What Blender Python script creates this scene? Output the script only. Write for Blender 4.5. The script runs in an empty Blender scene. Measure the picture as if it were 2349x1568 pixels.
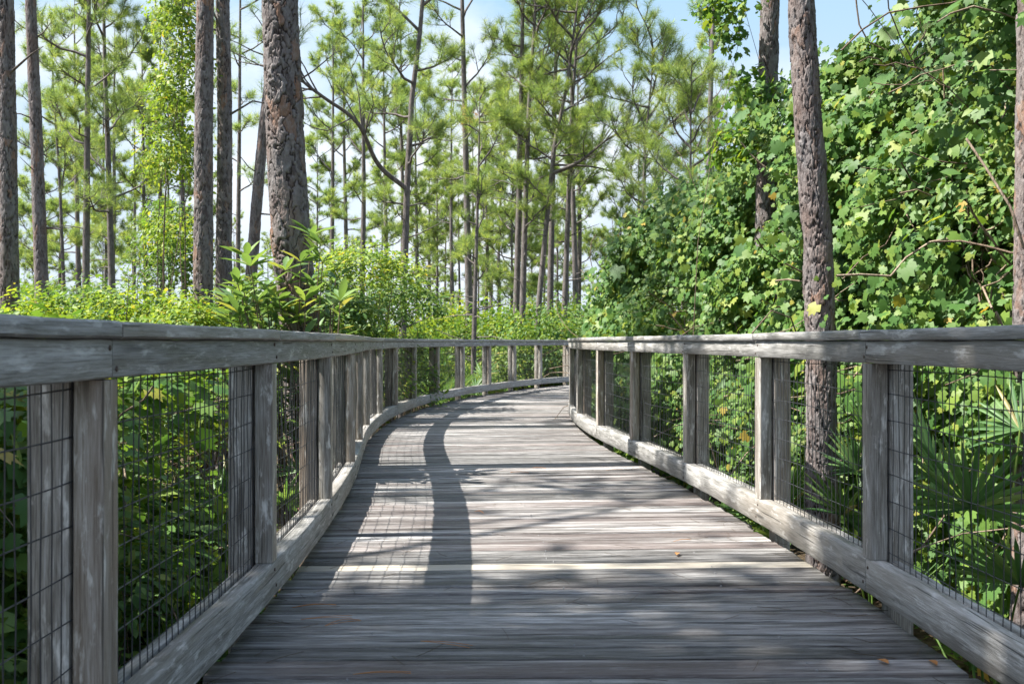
import bpy, math
import numpy as np
from mathutils import Vector, Matrix

# ------------------------------------------------------------------ camera, sky, sun, exposure
S = bpy.context.scene
COL = S.collection
HC, F, CX, CY = 1.046, 2284.0, 1174.5, 784.0        # eye height and the lens in photo pixels

cam_d = bpy.data.cameras.new("camera"); cam = bpy.data.objects.new("camera", cam_d); COL.objects.link(cam)
cam.location = (0, 0, HC); cam.rotation_euler = (math.pi/2, 0, 0)
cam_d.lens = 35.0; cam_d.sensor_width = 36.0
cam_d.clip_start = 0.05; cam_d.clip_end = 2000
cam_d.dof.use_dof = True; cam_d.dof.focus_distance = 6.0; cam_d.dof.aperture_fstop = 8.0
S.camera = cam

SUN_EL = math.radians(55.9); SUN_AZ = math.radians(-96.0)    # from the left
W = bpy.data.worlds.new("World"); S.world = W; W.use_nodes = True
nt = W.node_tree; nt.nodes.clear()
o = nt.nodes.new("ShaderNodeOutputWorld"); bg = nt.nodes.new("ShaderNodeBackground")
sky = nt.nodes.new("ShaderNodeTexSky"); sky.sky_type = 'NISHITA'; sky.sun_disc = False
sky.sun_elevation = SUN_EL; sky.sun_rotation = SUN_AZ
sky.air_density = 1.0; sky.dust_density = 1.4; sky.ozone_density = 1.0
tc = nt.nodes.new("ShaderNodeTexCoord")
mp = nt.nodes.new("ShaderNodeMapping"); mp.inputs['Scale'].default_value = (1.0, 1.0, 1.7)
mp.inputs['Location'].default_value = (1.7, 0.4, 0.9)
nz = nt.nodes.new("ShaderNodeTexNoise"); nz.inputs['Scale'].default_value = 2.2; nz.inputs['Detail'].default_value = 7; nz.inputs['Roughness'].default_value = .55
rp = nt.nodes.new("ShaderNodeValToRGB")
rp.color_ramp.elements[0].position = .50; rp.color_ramp.elements[0].color = (.06, .06, .06, 1)
rp.color_ramp.elements[1].position = .66; rp.color_ramp.elements[1].color = (.95, .95, .95, 1)
mx = nt.nodes.new("ShaderNodeMix"); mx.data_type = 'RGBA'
mx.inputs['B'].default_value = (2.9, 2.98, 3.1, 1)
L = nt.links.new
mh = nt.nodes.new("ShaderNodeMix"); mh.data_type = 'RGBA'; hr = nt.nodes.new("ShaderNodeValToRGB")      # pale humid air low over the horizon, bluer higher up
for q, (p_, c_) in enumerate([(0, (2.15, 2.4, 2.7, 1)), (.17, (1.65, 2.1, 2.6, 1)), (.38, (.95, 1.7, 2.45, 1))]):
    el_ = hr.color_ramp.elements[q] if q < 2 else hr.color_ramp.elements.new(p_)
    el_.position = p_; el_.color = c_
sx = nt.nodes.new("ShaderNodeSeparateXYZ"); L(tc.outputs['Generated'], sx.inputs[0])
mr = nt.nodes.new("ShaderNodeMapRange"); mr.inputs['From Min'].default_value = .36; mr.inputs['From Max'].default_value = .85; mr.inputs['To Min'].default_value = 1; mr.inputs['To Max'].default_value = 0
L(sx.outputs['Z'], hr.inputs[0]); L(hr.outputs[0], mh.inputs['B']); L(sx.outputs['Z'], mr.inputs['Value']); L(mr.outputs[0], mh.inputs['Factor']); L(sky.outputs[0], mh.inputs['A'])
L(tc.outputs['Generated'], mp.inputs['Vector']); L(mp.outputs[0], nz.inputs['Vector']); L(nz.outputs['Fac'], rp.inputs[0])
L(rp.outputs[0], mx.inputs['Factor']); L(mh.outputs['Result'], mx.inputs['A']); L(mx.outputs['Result'], bg.inputs['Color'])
bg.inputs['Strength'].default_value = 0.13
L(bg.outputs[0], o.inputs['Surface'])

sun_d = bpy.data.lights.new("sun", 'SUN'); sun = bpy.data.objects.new("sun", sun_d); COL.objects.link(sun)
sun_d.energy = 4.8; sun_d.angle = math.radians(0.5); sun_d.color = (1.0, .955, .88)
sdir = Vector((math.cos(SUN_EL)*math.sin(SUN_AZ), math.cos(SUN_EL)*math.cos(SUN_AZ), math.sin(SUN_EL)))
sun.rotation_euler = (-sdir).to_track_quat('-Z', 'Y').to_euler()

S.view_settings.view_transform = 'Standard'; S.view_settings.look = 'None'
S.view_settings.gamma = 1.0; S.view_settings.exposure = 1.68
S.render.engine = 'CYCLES'
S.cycles.max_bounces = 6; S.cycles.diffuse_bounces = 3; S.cycles.glossy_bounces = 2; S.cycles.transmission_bounces = 3
S.cycles.transparent_max_bounces = 4; S.cycles.caustics_reflective = False; S.cycles.caustics_refractive = False
S.cycles.use_denoising = True

# ------------------------------------------------------------------ helpers
def img(x, y, d):                                     # a photo pixel at depth d -> a point of the place
    return np.array([(x-CX)/F*d, d, HC+(CY-y)/F*d])

def smooth01(t): t = np.clip(t, 0, 1); return t*t*(3-2*t)

class MB:
    """collects geometry for ONE mesh object"""
    def __init__(s): s.V = []; s.F = []; s.A = {}; s.n = 0
    def add(s, V, F, **attrs):
        V = np.asarray(V, float).reshape(-1, 3)
        if not isinstance(F, list): F = [F]
        s.V.append(V); s.F += [np.asarray(f, np.int64)+s.n for f in F]
        for k, a in attrs.items():
            a = np.asarray(a, float)
            s.A.setdefault(k, []).append((s.n, a))
        s.n += len(V)
    def build(s, name, mat, parent=None, smooth=False, loc=None):
        me = bpy.data.meshes.new(name)
        V = np.concatenate(s.V)
        me.vertices.add(len(V)); me.vertices.foreach_set('co', V.astype(np.float32).ravel())
        idx = np.concatenate([f.ravel() for f in s.F]); tot = np.concatenate([np.full(len(f), f.shape[1]) for f in s.F])
        st = np.concatenate([[0], np.cumsum(tot)[:-1]])
        me.loops.add(len(idx)); me.loops.foreach_set('vertex_index', idx.astype(np.int32))
        me.polygons.add(len(tot)); me.polygons.foreach_set('loop_start', st.astype(np.int32))
        if smooth: me.polygons.foreach_set('use_smooth', np.ones(len(tot), bool))
        me.update(calc_edges=True)
        for k, lst in s.A.items():
            dim = lst[0][1].shape[1] if lst[0][1].ndim == 2 else 1
            buf = np.zeros((len(V), dim), np.float32)
            for n0, a in lst: buf[n0:n0+len(a)] = a.reshape(len(a), dim)
            at = me.attributes.new(k, 'FLOAT_VECTOR' if dim == 3 else 'FLOAT', 'POINT')
            at.data.foreach_set('vector' if dim == 3 else 'value', buf.ravel())
        me.materials.append(mat)
        ob = bpy.data.objects.new(name, me); COL.objects.link(ob)
        if parent is not None:
            ob.parent = parent
            if loc is None: ob.matrix_parent_inverse = Matrix.Translation(-Vector(parent.location))
        return ob

def tag(ob, label=None, cat=None, group=None, kind=None):
    if label: ob['label'] = label
    if cat: ob['category'] = cat
    if group: ob['group'] = group
    if kind: ob['kind'] = kind
    return ob

def thing(name, label, cat, loc=(0, 0, 0), group=None):
    e = bpy.data.objects.new(name, None); COL.objects.link(e); e.location = loc; e.empty_display_size = .2
    return tag(e, label, cat, group)

def dup(root, loc, rz, sc=1.0, label=None, group=None):
    r = root.copy(); COL.objects.link(r); r.location = loc; r.rotation_euler = (0, 0, rz)
    r.scale = (sc, sc, sc) if not hasattr(sc, '__len__') else sc
    if label: r['label'] = label
    if group: r['group'] = group
    for ch in list(root.children):
        c = ch.copy(); COL.objects.link(c); c.parent = r
    return r

def tube(mb, P, R, k=6, **extra):
    P = np.asarray(P, float); n = len(P); R = np.broadcast_to(np.asarray(R, float), (n,))
    T = np.gradient(P, axis=0); T /= np.linalg.norm(T, axis=1)[:, None]+1e-9
    ref = np.array([1., 0, 0]) if abs(T[:, 0]).mean() < .8 else np.array([0, 1., 0])
    A = np.cross(T, ref); A /= np.linalg.norm(A, axis=1)[:, None]+1e-9
    B = np.cross(T, A)
    th = np.arange(k)/k*2*np.pi
    V = P[:, None]+R[:, None, None]*(np.cos(th)[None, :, None]*A[:, None]+np.sin(th)[None, :, None]*B[:, None])
    i = np.arange(n-1)[:, None]*k; j = np.arange(k)[None]; j2 = (j+1) % k
    Q = np.stack([i+j, i+j2, i+k+j2, i+k+j], -1).reshape(-1, 4)
    at = {q: np.full((n*k,)+np.shape(v), v) for q, v in extra.items()}
    mb.add(V.reshape(-1, 3), Q, **at)

# ------------------------------------------------------------------ materials
class NG:
    def __init__(s, name):
        s.m = bpy.data.materials.new(name); s.m.use_nodes = True; s.t = s.m.node_tree; s.t.nodes.clear()
        s.out = s.t.nodes.new("ShaderNodeOutputMaterial")
    def n(s, typ, **kw):
        nd = s.t.nodes.new("ShaderNode"+typ)
        for k, v in kw.items(): setattr(nd, k, v)
        return nd
    def l(s, a, b): s.t.links.new(a, b)
    def attr(s, nm, out='Fac'): return s.n("Attribute", attribute_name=nm).outputs[out]
    def scale(s, vec, sc):
        m = s.n("Mapping"); m.inputs['Scale'].default_value = sc; s.l(vec, m.inputs['Vector']); return m.outputs[0]
    def noise(s, vec, scale=1., detail=3., rough=.55, dist=0.):
        m = s.n("TexNoise"); m.inputs['Scale'].default_value = scale; m.inputs['Detail'].default_value = detail
        m.inputs['Roughness'].default_value = rough; m.inputs['Distortion'].default_value = dist
        s.l(vec, m.inputs['Vector']); return m.outputs['Fac']
    def ramp(s, fac, stops):
        r = s.n("ValToRGB"); e = r.color_ramp.elements
        while len(e) < len(stops): e.new(.5)
        for q, (p, c) in zip(e, stops):
            q.position = p; q.color = (c, c, c, 1) if not hasattr(c, '__len__') else (*c, 1)
        s.l(fac, r.inputs[0]); return r.outputs[0]
    def mix(s, fac, a, b, mode='MIX'):
        m = s.n("Mix", data_type='RGBA', blend_type=mode)
        for v, nm in ((a, 'A'), (b, 'B')):
            if hasattr(v, 'is_linked') or hasattr(v, 'node'): s.l(v, m.inputs[nm])
            else: m.inputs[nm].default_value = (*v, 1)
        if hasattr(fac, 'node'): s.l(fac, m.inputs['Factor'])
        else: m.inputs['Factor'].default_value = fac
        return m.outputs['Result']
    def math(s, op, a, b=0.):
        m = s.n("Math", operation=op)
        for i, v in enumerate((a, b)):
            if hasattr(v, 'node'): s.l(v, m.inputs[i])
            else: m.inputs[i].default_value = v
        return m.outputs[0]
    def bsdf(s, col, rough=.7, spec=.3, bump=None, bdist=.003, bstr=1.):
        b = s.n("BsdfPrincipled")
        if hasattr(col, 'node'): s.l(col, b.inputs['Base Color'])
        else: b.inputs['Base Color'].default_value = (*col, 1)
        if hasattr(rough, 'node'): s.l(rough, b.inputs['Roughness'])
        else: b.inputs['Roughness'].default_value = rough
        b.inputs['Specular IOR Level'].default_value = spec
        if bump is not None:
            k = s.n("Bump"); k.inputs['Distance'].default_value = bdist; k.inputs['Strength'].default_value = bstr
            s.l(bump, k.inputs['Height']); s.l(k.outputs[0], b.inputs['Normal'])
        return b
    def done(s, sh): s.l(sh, s.out.inputs['Surface']); return s.m

def wood(name, dark, mid, light, stain, stain_amt=.5, lichen=.3, rand=.5, bdist=.002, sc1=(1.3, 30, 5), sc2=(3.2, 140, 7), st=(.38, .50, .61)):
    g = NG(name); v = g.attr('wuv', 'Vector')
    grain = g.noise(g.scale(v, sc2), 1, 5, .7)
    fib = g.noise(g.scale(v, (9, 420, 3)), 1, 2, .6)
    streak = g.noise(g.scale(v, sc1), 1, 5, .7, .25)
    blot = g.noise(g.scale(v, (7, 26, 4)), 1, 5, .65, .15)
    big = g.noise(g.scale(v, (.55, 5, 9)), 1, 3)
    t = g.math('ADD', g.math('MULTIPLY', grain, .45), g.math('MULTIPLY', streak, .55))
    col = g.ramp(t, [(st[0], dark), (st[1], mid), (st[2], light)])
    rn = g.attr('rnd')
    sfac = g.math('MULTIPLY', g.ramp(g.math('ADD', g.math('MULTIPLY', big, .75), g.math('MULTIPLY', rn, .25)), [(.44, 0), (.66, 1)]), stain_amt)
    col = g.mix(sfac, col, stain)
    tone = g.ramp(rn, [(0, 1-rand*.9), (.18, 1-rand*.66), (.36, 1-rand*.38), (.55, 1-rand*.05), (.85, 1.08), (1, 1+rand*.6)])
    col = g.mix(1.0, col, tone, 'MULTIPLY')
    lf = g.math('MULTIPLY', g.ramp(blot, [(.56, 0), (.68, 1)]), lichen)
    col = g.mix(lf, col, tuple(min(1, c*1.55) for c in light))
    # knots and checks
    vo = g.n("TexVoronoi"); vo.inputs['Scale'].default_value = 1; g.l(g.scale(v, (1.3, 13, 11)), vo.inputs['Vector'])
    kn = g.ramp(vo.outputs['Distance'], [(.07, .8), (.17, 0)])
    col = g.mix(kn, col, tuple(c*.5 for c in dark))
    crack = g.noise(g.scale(v, (1.6, 75, 13)), 1, 2, .5)
    ck = g.ramp(crack, [(.30, 1), (.34, 0)])
    col = g.mix(g.math('MULTIPLY', ck, .75), col, tuple(c*.3 for c in dark))
    hgt = g.math('SUBTRACT', g.math('ADD', g.math('MULTIPLY', grain, .7), g.math('MULTIPLY', fib, .35)), g.math('MULTIPLY', ck, .8))
    rough = g.ramp(streak, [(.38, .42), (.62, .72)])
    return g.done(g.bsdf(col, rough, .35, hgt, bdist).outputs[0])

M = {}
M['rail'] = wood('weathered_grey_timber', (.10, .096, .088), (.285, .278, .262), (.47, .462, .445), (.155, .13, .10), .6, .45, .34, .004, (2.4, 26, 5), (8, 230, 7))
M['post'] = wood('weathered_post_timber', (.115, .10, .08), (.31, .285, .25), (.52, .50, .465), (.19, .135, .095), .65, .7, .30, .004, (2.4, 26, 5), (8, 230, 7))
M['deck'] = wood('weathered_deck_timber', (.066, .059, .055), (.27, .26, .25), (.56, .55, .535), (.08, .060, .054), .85, .08, .80, .008, (1.1, 19, 5), (5, 170, 7), (.41, .505, .585))
M['new'] = wood('newer_tan_timber', (.24, .205, .16), (.38, .345, .285), (.46, .43, .37), (.29, .25, .20), .4, .1, .1)

def leaf_mat(name, stops, transl=.4, rough=.42, spec=.4, tcol=(1.35, 1.25, .55), tuft=0.):
    if not name.startswith('d'): stops = [(p, tuple(q*1.22 for q in c)) for p, c in stops]
    g = NG(name)
    r = g.n("NewGeometry").outputs['Random Per Island']
    if tuft: r = g.math('ADD', g.math('MULTIPLY', r, 1-tuft), g.math('MULTIPLY', g.attr('rnd'), tuft))
    c = g.ramp(r, stops)
    b = g.bsdf(c, rough, spec)
    t = g.n("BsdfTranslucent"); g.l(g.mix(1., c, tcol, 'MULTIPLY'), t.inputs['Color'])
    m = g.n("MixShader"); m.inputs[0].default_value = transl
    g.l(b.outputs[0], m.inputs[1]); g.l(t.outputs[0], m.inputs[2])
    return g.done(m.outputs[0])

M['grape'] = leaf_mat('wild_grape_leaf', [(0, (.045, .105, .028)), (.35, (.068, .145, .032)), (.70, (.105, .18, .034)), (.93, (.15, .215, .036)), (.99, (.22, .25, .04)), (1, (.30, .20, .04))], .42, .5, .28)
M['yellow'] = leaf_mat('sunny_shrub_leaf', [(0, (.06, .125, .028)), (.35, (.12, .20, .036)), (.75, (.19, .265, .042)), (.95, (.26, .30, .05)), (1, (.36, .27, .07))], .45, .5, .25)
M['shrub'] = leaf_mat('green_shrub_leaf', [(0, (.045, .10, .028)), (.5, (.08, .155, .038)), (.85, (.135, .205, .045)), (1, (.20, .235, .055))], .42, .5, .25)
M['magnolia'] = leaf_mat('sapling_leaf', [(0, (.075, .14, .06)), (.6, (.12, .20, .07)), (.9, (.18, .255, .075)), (1, (.26, .26, .08))], .38, .48, .3)
M['frond'] = leaf_mat('palmetto_frond', [(0, (.06, .135, .05)), (.6, (.105, .19, .065)), (.93, (.16, .235, .08)), (1, (.27, .22, .10))], .36, .42, .4)
M['fern'] = leaf_mat('fern_frond', [(0, (.04, .11, .025)), (1, (.08, .18, .04))], .4)
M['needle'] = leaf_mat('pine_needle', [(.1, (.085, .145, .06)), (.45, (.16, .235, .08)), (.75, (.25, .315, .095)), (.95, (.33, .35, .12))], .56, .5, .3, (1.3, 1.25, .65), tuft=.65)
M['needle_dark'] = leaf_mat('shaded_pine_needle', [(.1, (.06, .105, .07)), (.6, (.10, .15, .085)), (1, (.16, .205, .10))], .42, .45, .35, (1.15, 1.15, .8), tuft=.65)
M['dead_needle'] = leaf_mat('dead_pine_needle', [(0, (.40, .17, .06)), (1, (.52, .26, .10))], .35, .6, .2, (1.1, 1, .9))
M['litter'] = leaf_mat('dry_leaf', [(0, (.05, .032, .02)), (.6, (.09, .06, .035)), (1, (.17, .12, .075))], .15, .7, .2, (1, 1, 1))

def bark_mat():
    g = NG('pine_bark')
    pl = g.attr('plate'); ck = g.attr('crack')
    p = g.n("TexCoord").outputs['Object']
    n1 = g.noise(g.scale(p, (28, 28, 14)), 1, 5, .65); n2 = g.noise(g.scale(p, (5, 5, 2.2)), 1, 3)
    n3 = g.noise(g.scale(p, (90, 90, 50)), 1, 3, .6)
    c = g.ramp(pl, [(0, (.075, .06, .058)), (.4, (.125, .108, .106)), (.75, (.165, .148, .145)), (.9, (.155, .108, .09)), (1, (.21, .12, .08))])
    c = g.mix(g.ramp(n1, [(.42, .0), (.66, .5)]), c, (.27, .258, .255))
    c = g.mix(g.ramp(n2, [(.45, 0), (.7, .45)]), c, (.16, .10, .075))
    c = g.mix(g.ramp(ck, [(0, 1), (.7, 0)]), c, (.03, .022, .02))
    h = g.math('ADD', n1, g.math('MULTIPLY', n3, .4))
    return g.done(g.bsdf(c, .85, .2, h, .012).outputs[0])
M['bark'] = bark_mat()

def simple_bark(name, a, b):
    g = NG(name); p = g.n("TexCoord").outputs['Object']
    n1 = g.noise(g.scale(p, (14, 14, 5)), 1, 4, .65); n2 = g.noise(g.scale(p, (60, 60, 18)), 1, 3)
    c = g.ramp(g.math('ADD', g.math('MULTIPLY', n1, .6), g.math('MULTIPLY', n2, .4)), [(.36, a), (.62, b)])
    return g.done(g.bsdf(c, .85, .2, n2, .01).outputs[0])
M['bark_far'] = simple_bark('far_pine_bark', (.06, .05, .046), (.175, .155, .148))
M['twig'] = simple_bark('vine_stem', (.06, .042, .03), (.17, .125, .09))
M['deadtwig'] = simple_bark('dead_vine_stem', (.13, .09, .06), (.30, .24, .18))

g = NG('coated_wire'); M['wire'] = g.done(g.bsdf((.035, .037, .042), .36, .6).outputs[0])
g = NG('dirt'); p = g.n("TexCoord").outputs['Object']
a1 = g.noise(p, 1.3, 5, .6); a2 = g.noise(p, 18, 4, .65)
c = g.ramp(g.math('ADD', g.math('MULTIPLY', a1, .5), g.math('MULTIPLY', a2, .5)), [(.36, (.035, .028, .018)), (.5, (.075, .055, .035)), (.64, (.11, .10, .045))])
M['ground'] = g.done(g.bsdf(c, .9, .15, a2, .03).outputs[0])
g = NG('rusted_nail'); M['rust'] = g.done(g.bsdf((.07, .05, .04), .7, .3).outputs[0])
g = NG('steel_screw'); M['screw'] = g.done(g.bsdf((.20, .20, .20), .5, .4).outputs[0])

# ------------------------------------------------------------------ the ground
GZ = -0.85
rg = np.random.default_rng(3)
def gh(x, y): return GZ+.06*np.sin(x*.9+1.2)*np.cos(y*.7)+.05*np.sin(x*.31+y*.43)
ax = np.concatenate([-np.geomspace(240, 14, 10), np.linspace(-12, 12, 49), np.geomspace(14, 240, 10)])
ay = np.concatenate([-np.geomspace(40, 6, 6), np.linspace(-4, 40, 70), np.geomspace(44, 260, 12)])
X, Y = np.meshgrid(ax, ay); V = np.stack([X, Y, gh(X, Y)], -1).reshape(-1, 3)
nx = len(ax); i = (np.arange(len(ay)-1)[:, None]*nx+np.arange(nx-1)[None]).ravel()
mb = MB(); mb.add(V, np.stack([i, i+1, i+nx+1, i+nx], -1)); tag(mb.build('ground', M['ground'], smooth=True), kind='structure')

# ------------------------------------------------------------------ the boardwalk's line
CP = np.array([(.26, -5), (.26, -3), (.26, -1), (.256, 1), (.25, 2.2), (.236, 3.85), (.174, 5.4), (.05, 7.0), (-.135, 8.6), (-.30, 10.1), (-.385, 11.76),
               (-.385, 13.3), (-.29, 14.8), (-.085, 16.4), (.235, 18.05), (.655, 19.5), (1.14, 21.05), (1.70, 22.4), (2.4, 23.7), (3.25, 24.9), (4.25, 26.0), (5.4, 27.0), (6.9, 27.9)])
def catmull(P, m=24):
    P = np.vstack([2*P[0]-P[1], P, 2*P[-1]-P[-2]]); out = []
    for k in range(1, len(P)-2):
        t = np.linspace(0, 1, m, endpoint=False)[:, None]; a, b, c, d = P[k-1:k+3]
        out.append(.5*((2*b)+(-a+c)*t+(2*a-5*b+4*c-d)*t**2+(-a+3*b-3*c+d)*t**3))
    return np.vstack(out+[P[-2][None]])
cl = catmull(CP)
ds = np.concatenate([[0], np.cumsum(np.linalg.norm(np.diff(cl, axis=0), axis=1))])
SS = np.arange(0, ds[-1], .05); cl = np.stack([np.interp(SS, ds, cl[:, q]) for q in (0, 1)], -1)
kern = np.exp(-.5*(np.arange(-24, 25)/9.)**2); kern /= kern.sum()
pad = np.vstack([cl[0]+(cl[0]-cl[1])*np.arange(24, 0, -1)[:, None], cl, cl[-1]+(cl[-1]-cl[-2])*np.arange(1, 25)[:, None]])
cl = np.stack([np.convolve(pad[:, q], kern, 'valid') for q in (0, 1)], -1)
TT = np.gradient(cl, axis=0); TT /= np.linalg.norm(TT, axis=1)[:, None]
NN = np.stack([TT[:, 1], -TT[:, 0]], -1)                      # to the right
def at(s, off):
    s = np.asarray(s, float); off = np.broadcast_to(off, s.shape)
    c = np.stack([np.interp(s, SS, cl[:, q]) for q in (0, 1)], -1); n = np.stack([np.interp(s, SS, NN[:, q]) for q in (0, 1)], -1)
    return c+n*off[..., None]
def s_of(x, y, off):
    p = cl+NN*off; return SS[np.argmin((p[:, 0]-x)**2+(p[:, 1]-y)**2)]
HW, DW = 1.143, 1.20                                        # half widths: rail face, deck edge

def sweep(mb, P, Nv, sec, rnd, rr, wob=0.):
    """sweep section sec (outward, z) along plan points P with outward normals Nv; wuv = (along, round, random)"""
    n = len(P); sec = np.asarray(sec, float); K = len(sec)
    c = np.vstack([sec, sec[:1]]); per = np.concatenate([[0], np.cumsum(np.linalg.norm(np.diff(c, axis=0), axis=1))])
    u = np.concatenate([[0], np.cumsum(np.linalg.norm(np.diff(P, axis=0), axis=1))])
    w = rr.normal(0, wob, (n, 2)) if wob else np.zeros((n, 2))
    V = np.zeros((n, K+1, 3)); V[..., :2] = P[:, None]+Nv[:, None]*(c[None, :, 0:1]+w[:, None, 0:1]); V[..., 2] = c[None, :, 1]+w[:, None, 1]
    wuv = np.zeros((n, K+1, 3)); wuv[..., 0] = u[:, None]+rnd*37; wuv[..., 1] = per[None]+rnd*11; wuv[..., 2] = rnd*20
    i = np.arange(n-1)[:, None]*(K+1); j = np.arange(K)[None]
    Q = np.stack([i+j, i+j+1, i+K+1+j+1, i+K+1+j], -1).reshape(-1, 4)
    mb.add(V.reshape(-1, 3), Q, wuv=wuv.reshape(-1, 3), rnd=np.full(n*(K+1), rnd))
    for e, od in ((0, 1), (n-1, -1)):
        mb.add(V[e, :K], np.arange(K)[None, ::od], wuv=np.stack([c[:K, 0]*.2+rnd*37, c[:K, 1]+rnd*3, np.full(K, rnd*20)], -1), rnd=np.full(K, rnd*.7))

def rect(o0, o1, z0, z1, ch=.004):
    return [(o0+ch, z0), (o1-ch, z0), (o1, z0+ch), (o1, z1-ch), (o1-ch, z1), (o0+ch, z1), (o0, z1-ch), (o0, z0+ch)]

# ------------------------------------------------------------------ the deck
rr = np.random.default_rng(11)
deck = MB(); newp = MB(); screws = MB()
PITCH = .1455; W_ = .1375
s_new = s_of(.22, 4.66, 0)                                     # the pale plank
s0 = s_new % PITCH
s = s0 + PITCH*12
k6 = np.arange(7)/7*2*np.pi
while s < SS[-1]-1.0:
    rnd = rr.random(); isnew = abs(s-s_new) < .05
    near = at(s, 0)[1] < 9
    n = 14 if near else 6
    e0, e1 = -DW+rr.normal(0, .008), DW+rr.normal(0, .008)
    off = np.linspace(e0, e1, n); skew = rr.normal(0, .0022)
    c = at(np.array(s), 0.); tn = np.array([np.interp(s, SS, TT[:, 0]), np.interp(s, SS, TT[:, 1])]); nn = np.array([tn[1], -tn[0]])
    P = c+nn*off[:, None]; Nv = np.repeat(tn[None], n, 0)
    w = W_/2-rr.random()*.0025; cup = rr.uniform(-.002, .006); zt = rr.normal(0, .0018); tl = rr.normal(0, .0028)
    q = np.linspace(-1, 1, 7)
    top = [(w*x*(1 if abs(x) < .99 else 1), zt+cup*(x*x-.5)-(.006 if abs(x) > .99 else 0)+tl*x) for x in q[::-1]]
    top = [(w*.97 if abs(x[0]-w) < 1e-6 else (-w*.97 if abs(x[0]+w) < 1e-6 else x[0]), x[1]+(.004 if abs(abs(x[0])-w) < 1e-6 else 0)) for x in top]
    sec = [(-w, -.038), (w, -.038), (w, zt+tl-.010)]+top+[(-w, zt-tl-.010)]
    sweep(newp if isnew else deck, P, Nv, sec, .62 if isnew else rnd, rr, .0006)
    if at(s, 0)[1] < 13:
        for of in (-.74, -.02, .70):
            for dd in (-.035, .035):
                if rr.random() < .22:
                    pc = c+nn*(of+rr.normal(0, .012))+tn*(dd+rr.normal(0, .006))
                    rad = .0034
                    ring = np.stack([pc[0]+rad*np.cos(k6), pc[1]+rad*np.sin(k6), np.full(7, zt+.0045)], -1)
                    low = ring.copy(); low[:, 2] -= .008
                    screws.add(np.vstack([ring, low]), [np.arange(7)[None], np.stack([np.arange(7), np.arange(7)+7, (np.arange(7)+1) % 7+7, (np.arange(7)+1) % 7], -1)])
    s += PITCH
deck_o = tag(deck.build('boardwalk', M['deck']), kind='structure')
tag(newp.build('plank', M['new'], deck_o), 'newer pale tan deck plank among grey ones')
tag(screws.build('screw_heads', M['screw'], deck_o), kind='stuff')
jo = MB(); sj = np.arange(1.2, SS[-1]-1, .3)
for of in (-DW+.03, -.74, -.02, .70, DW-.07):
    nv = np.stack([np.interp(sj, SS, NN[:, 0]), np.interp(sj, SS, NN[:, 1])], -1)
    sweep(jo, at(sj, of), nv, rect(0, .04, -.24, -.041), rr.random(), rr)
jo.build('joists', M['post'], deck_o)

# ------------------------------------------------------------------ the railings
L_POSTS = [(-.902, 3.82), (-.956, 5.39), (-1.11, 7.02), (-1.30, 8.6), (-1.475, 10.13), (-1.54, 11.76), (-1.535, 13.3), (-1.44, 14.9), (-1.22, 16.6), (-.884, 18.3), (-.46, 19.9), (.05, 21.5), (.66, 22.95), (1.37, 24.25)]
R_POSTS = [(1.374, 3.86), (1.304, 5.36), (1.211, 6.94), (1.016, 8.56), (.828, 10.08), (.757, 11.76), (.764, 13.38)]
sL = [s_of(x, y, -HW) for x, y in L_POSTS]; sR = [s_of(x, y, HW) for x, y in R_POSTS]
sL = [sL[0]-1.62*3, sL[0]-1.62*2, sL[0]-1.62]+sL+[sL[-1]+1.6*q for q in (1, 2)]
sR = [sR[0]-1.62*3, sR[0]-1.62*2, sR[0]-1.62]+sR+[sR[-1]+1.6*q for q in (1, 2, 3, 4, 5)]

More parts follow.
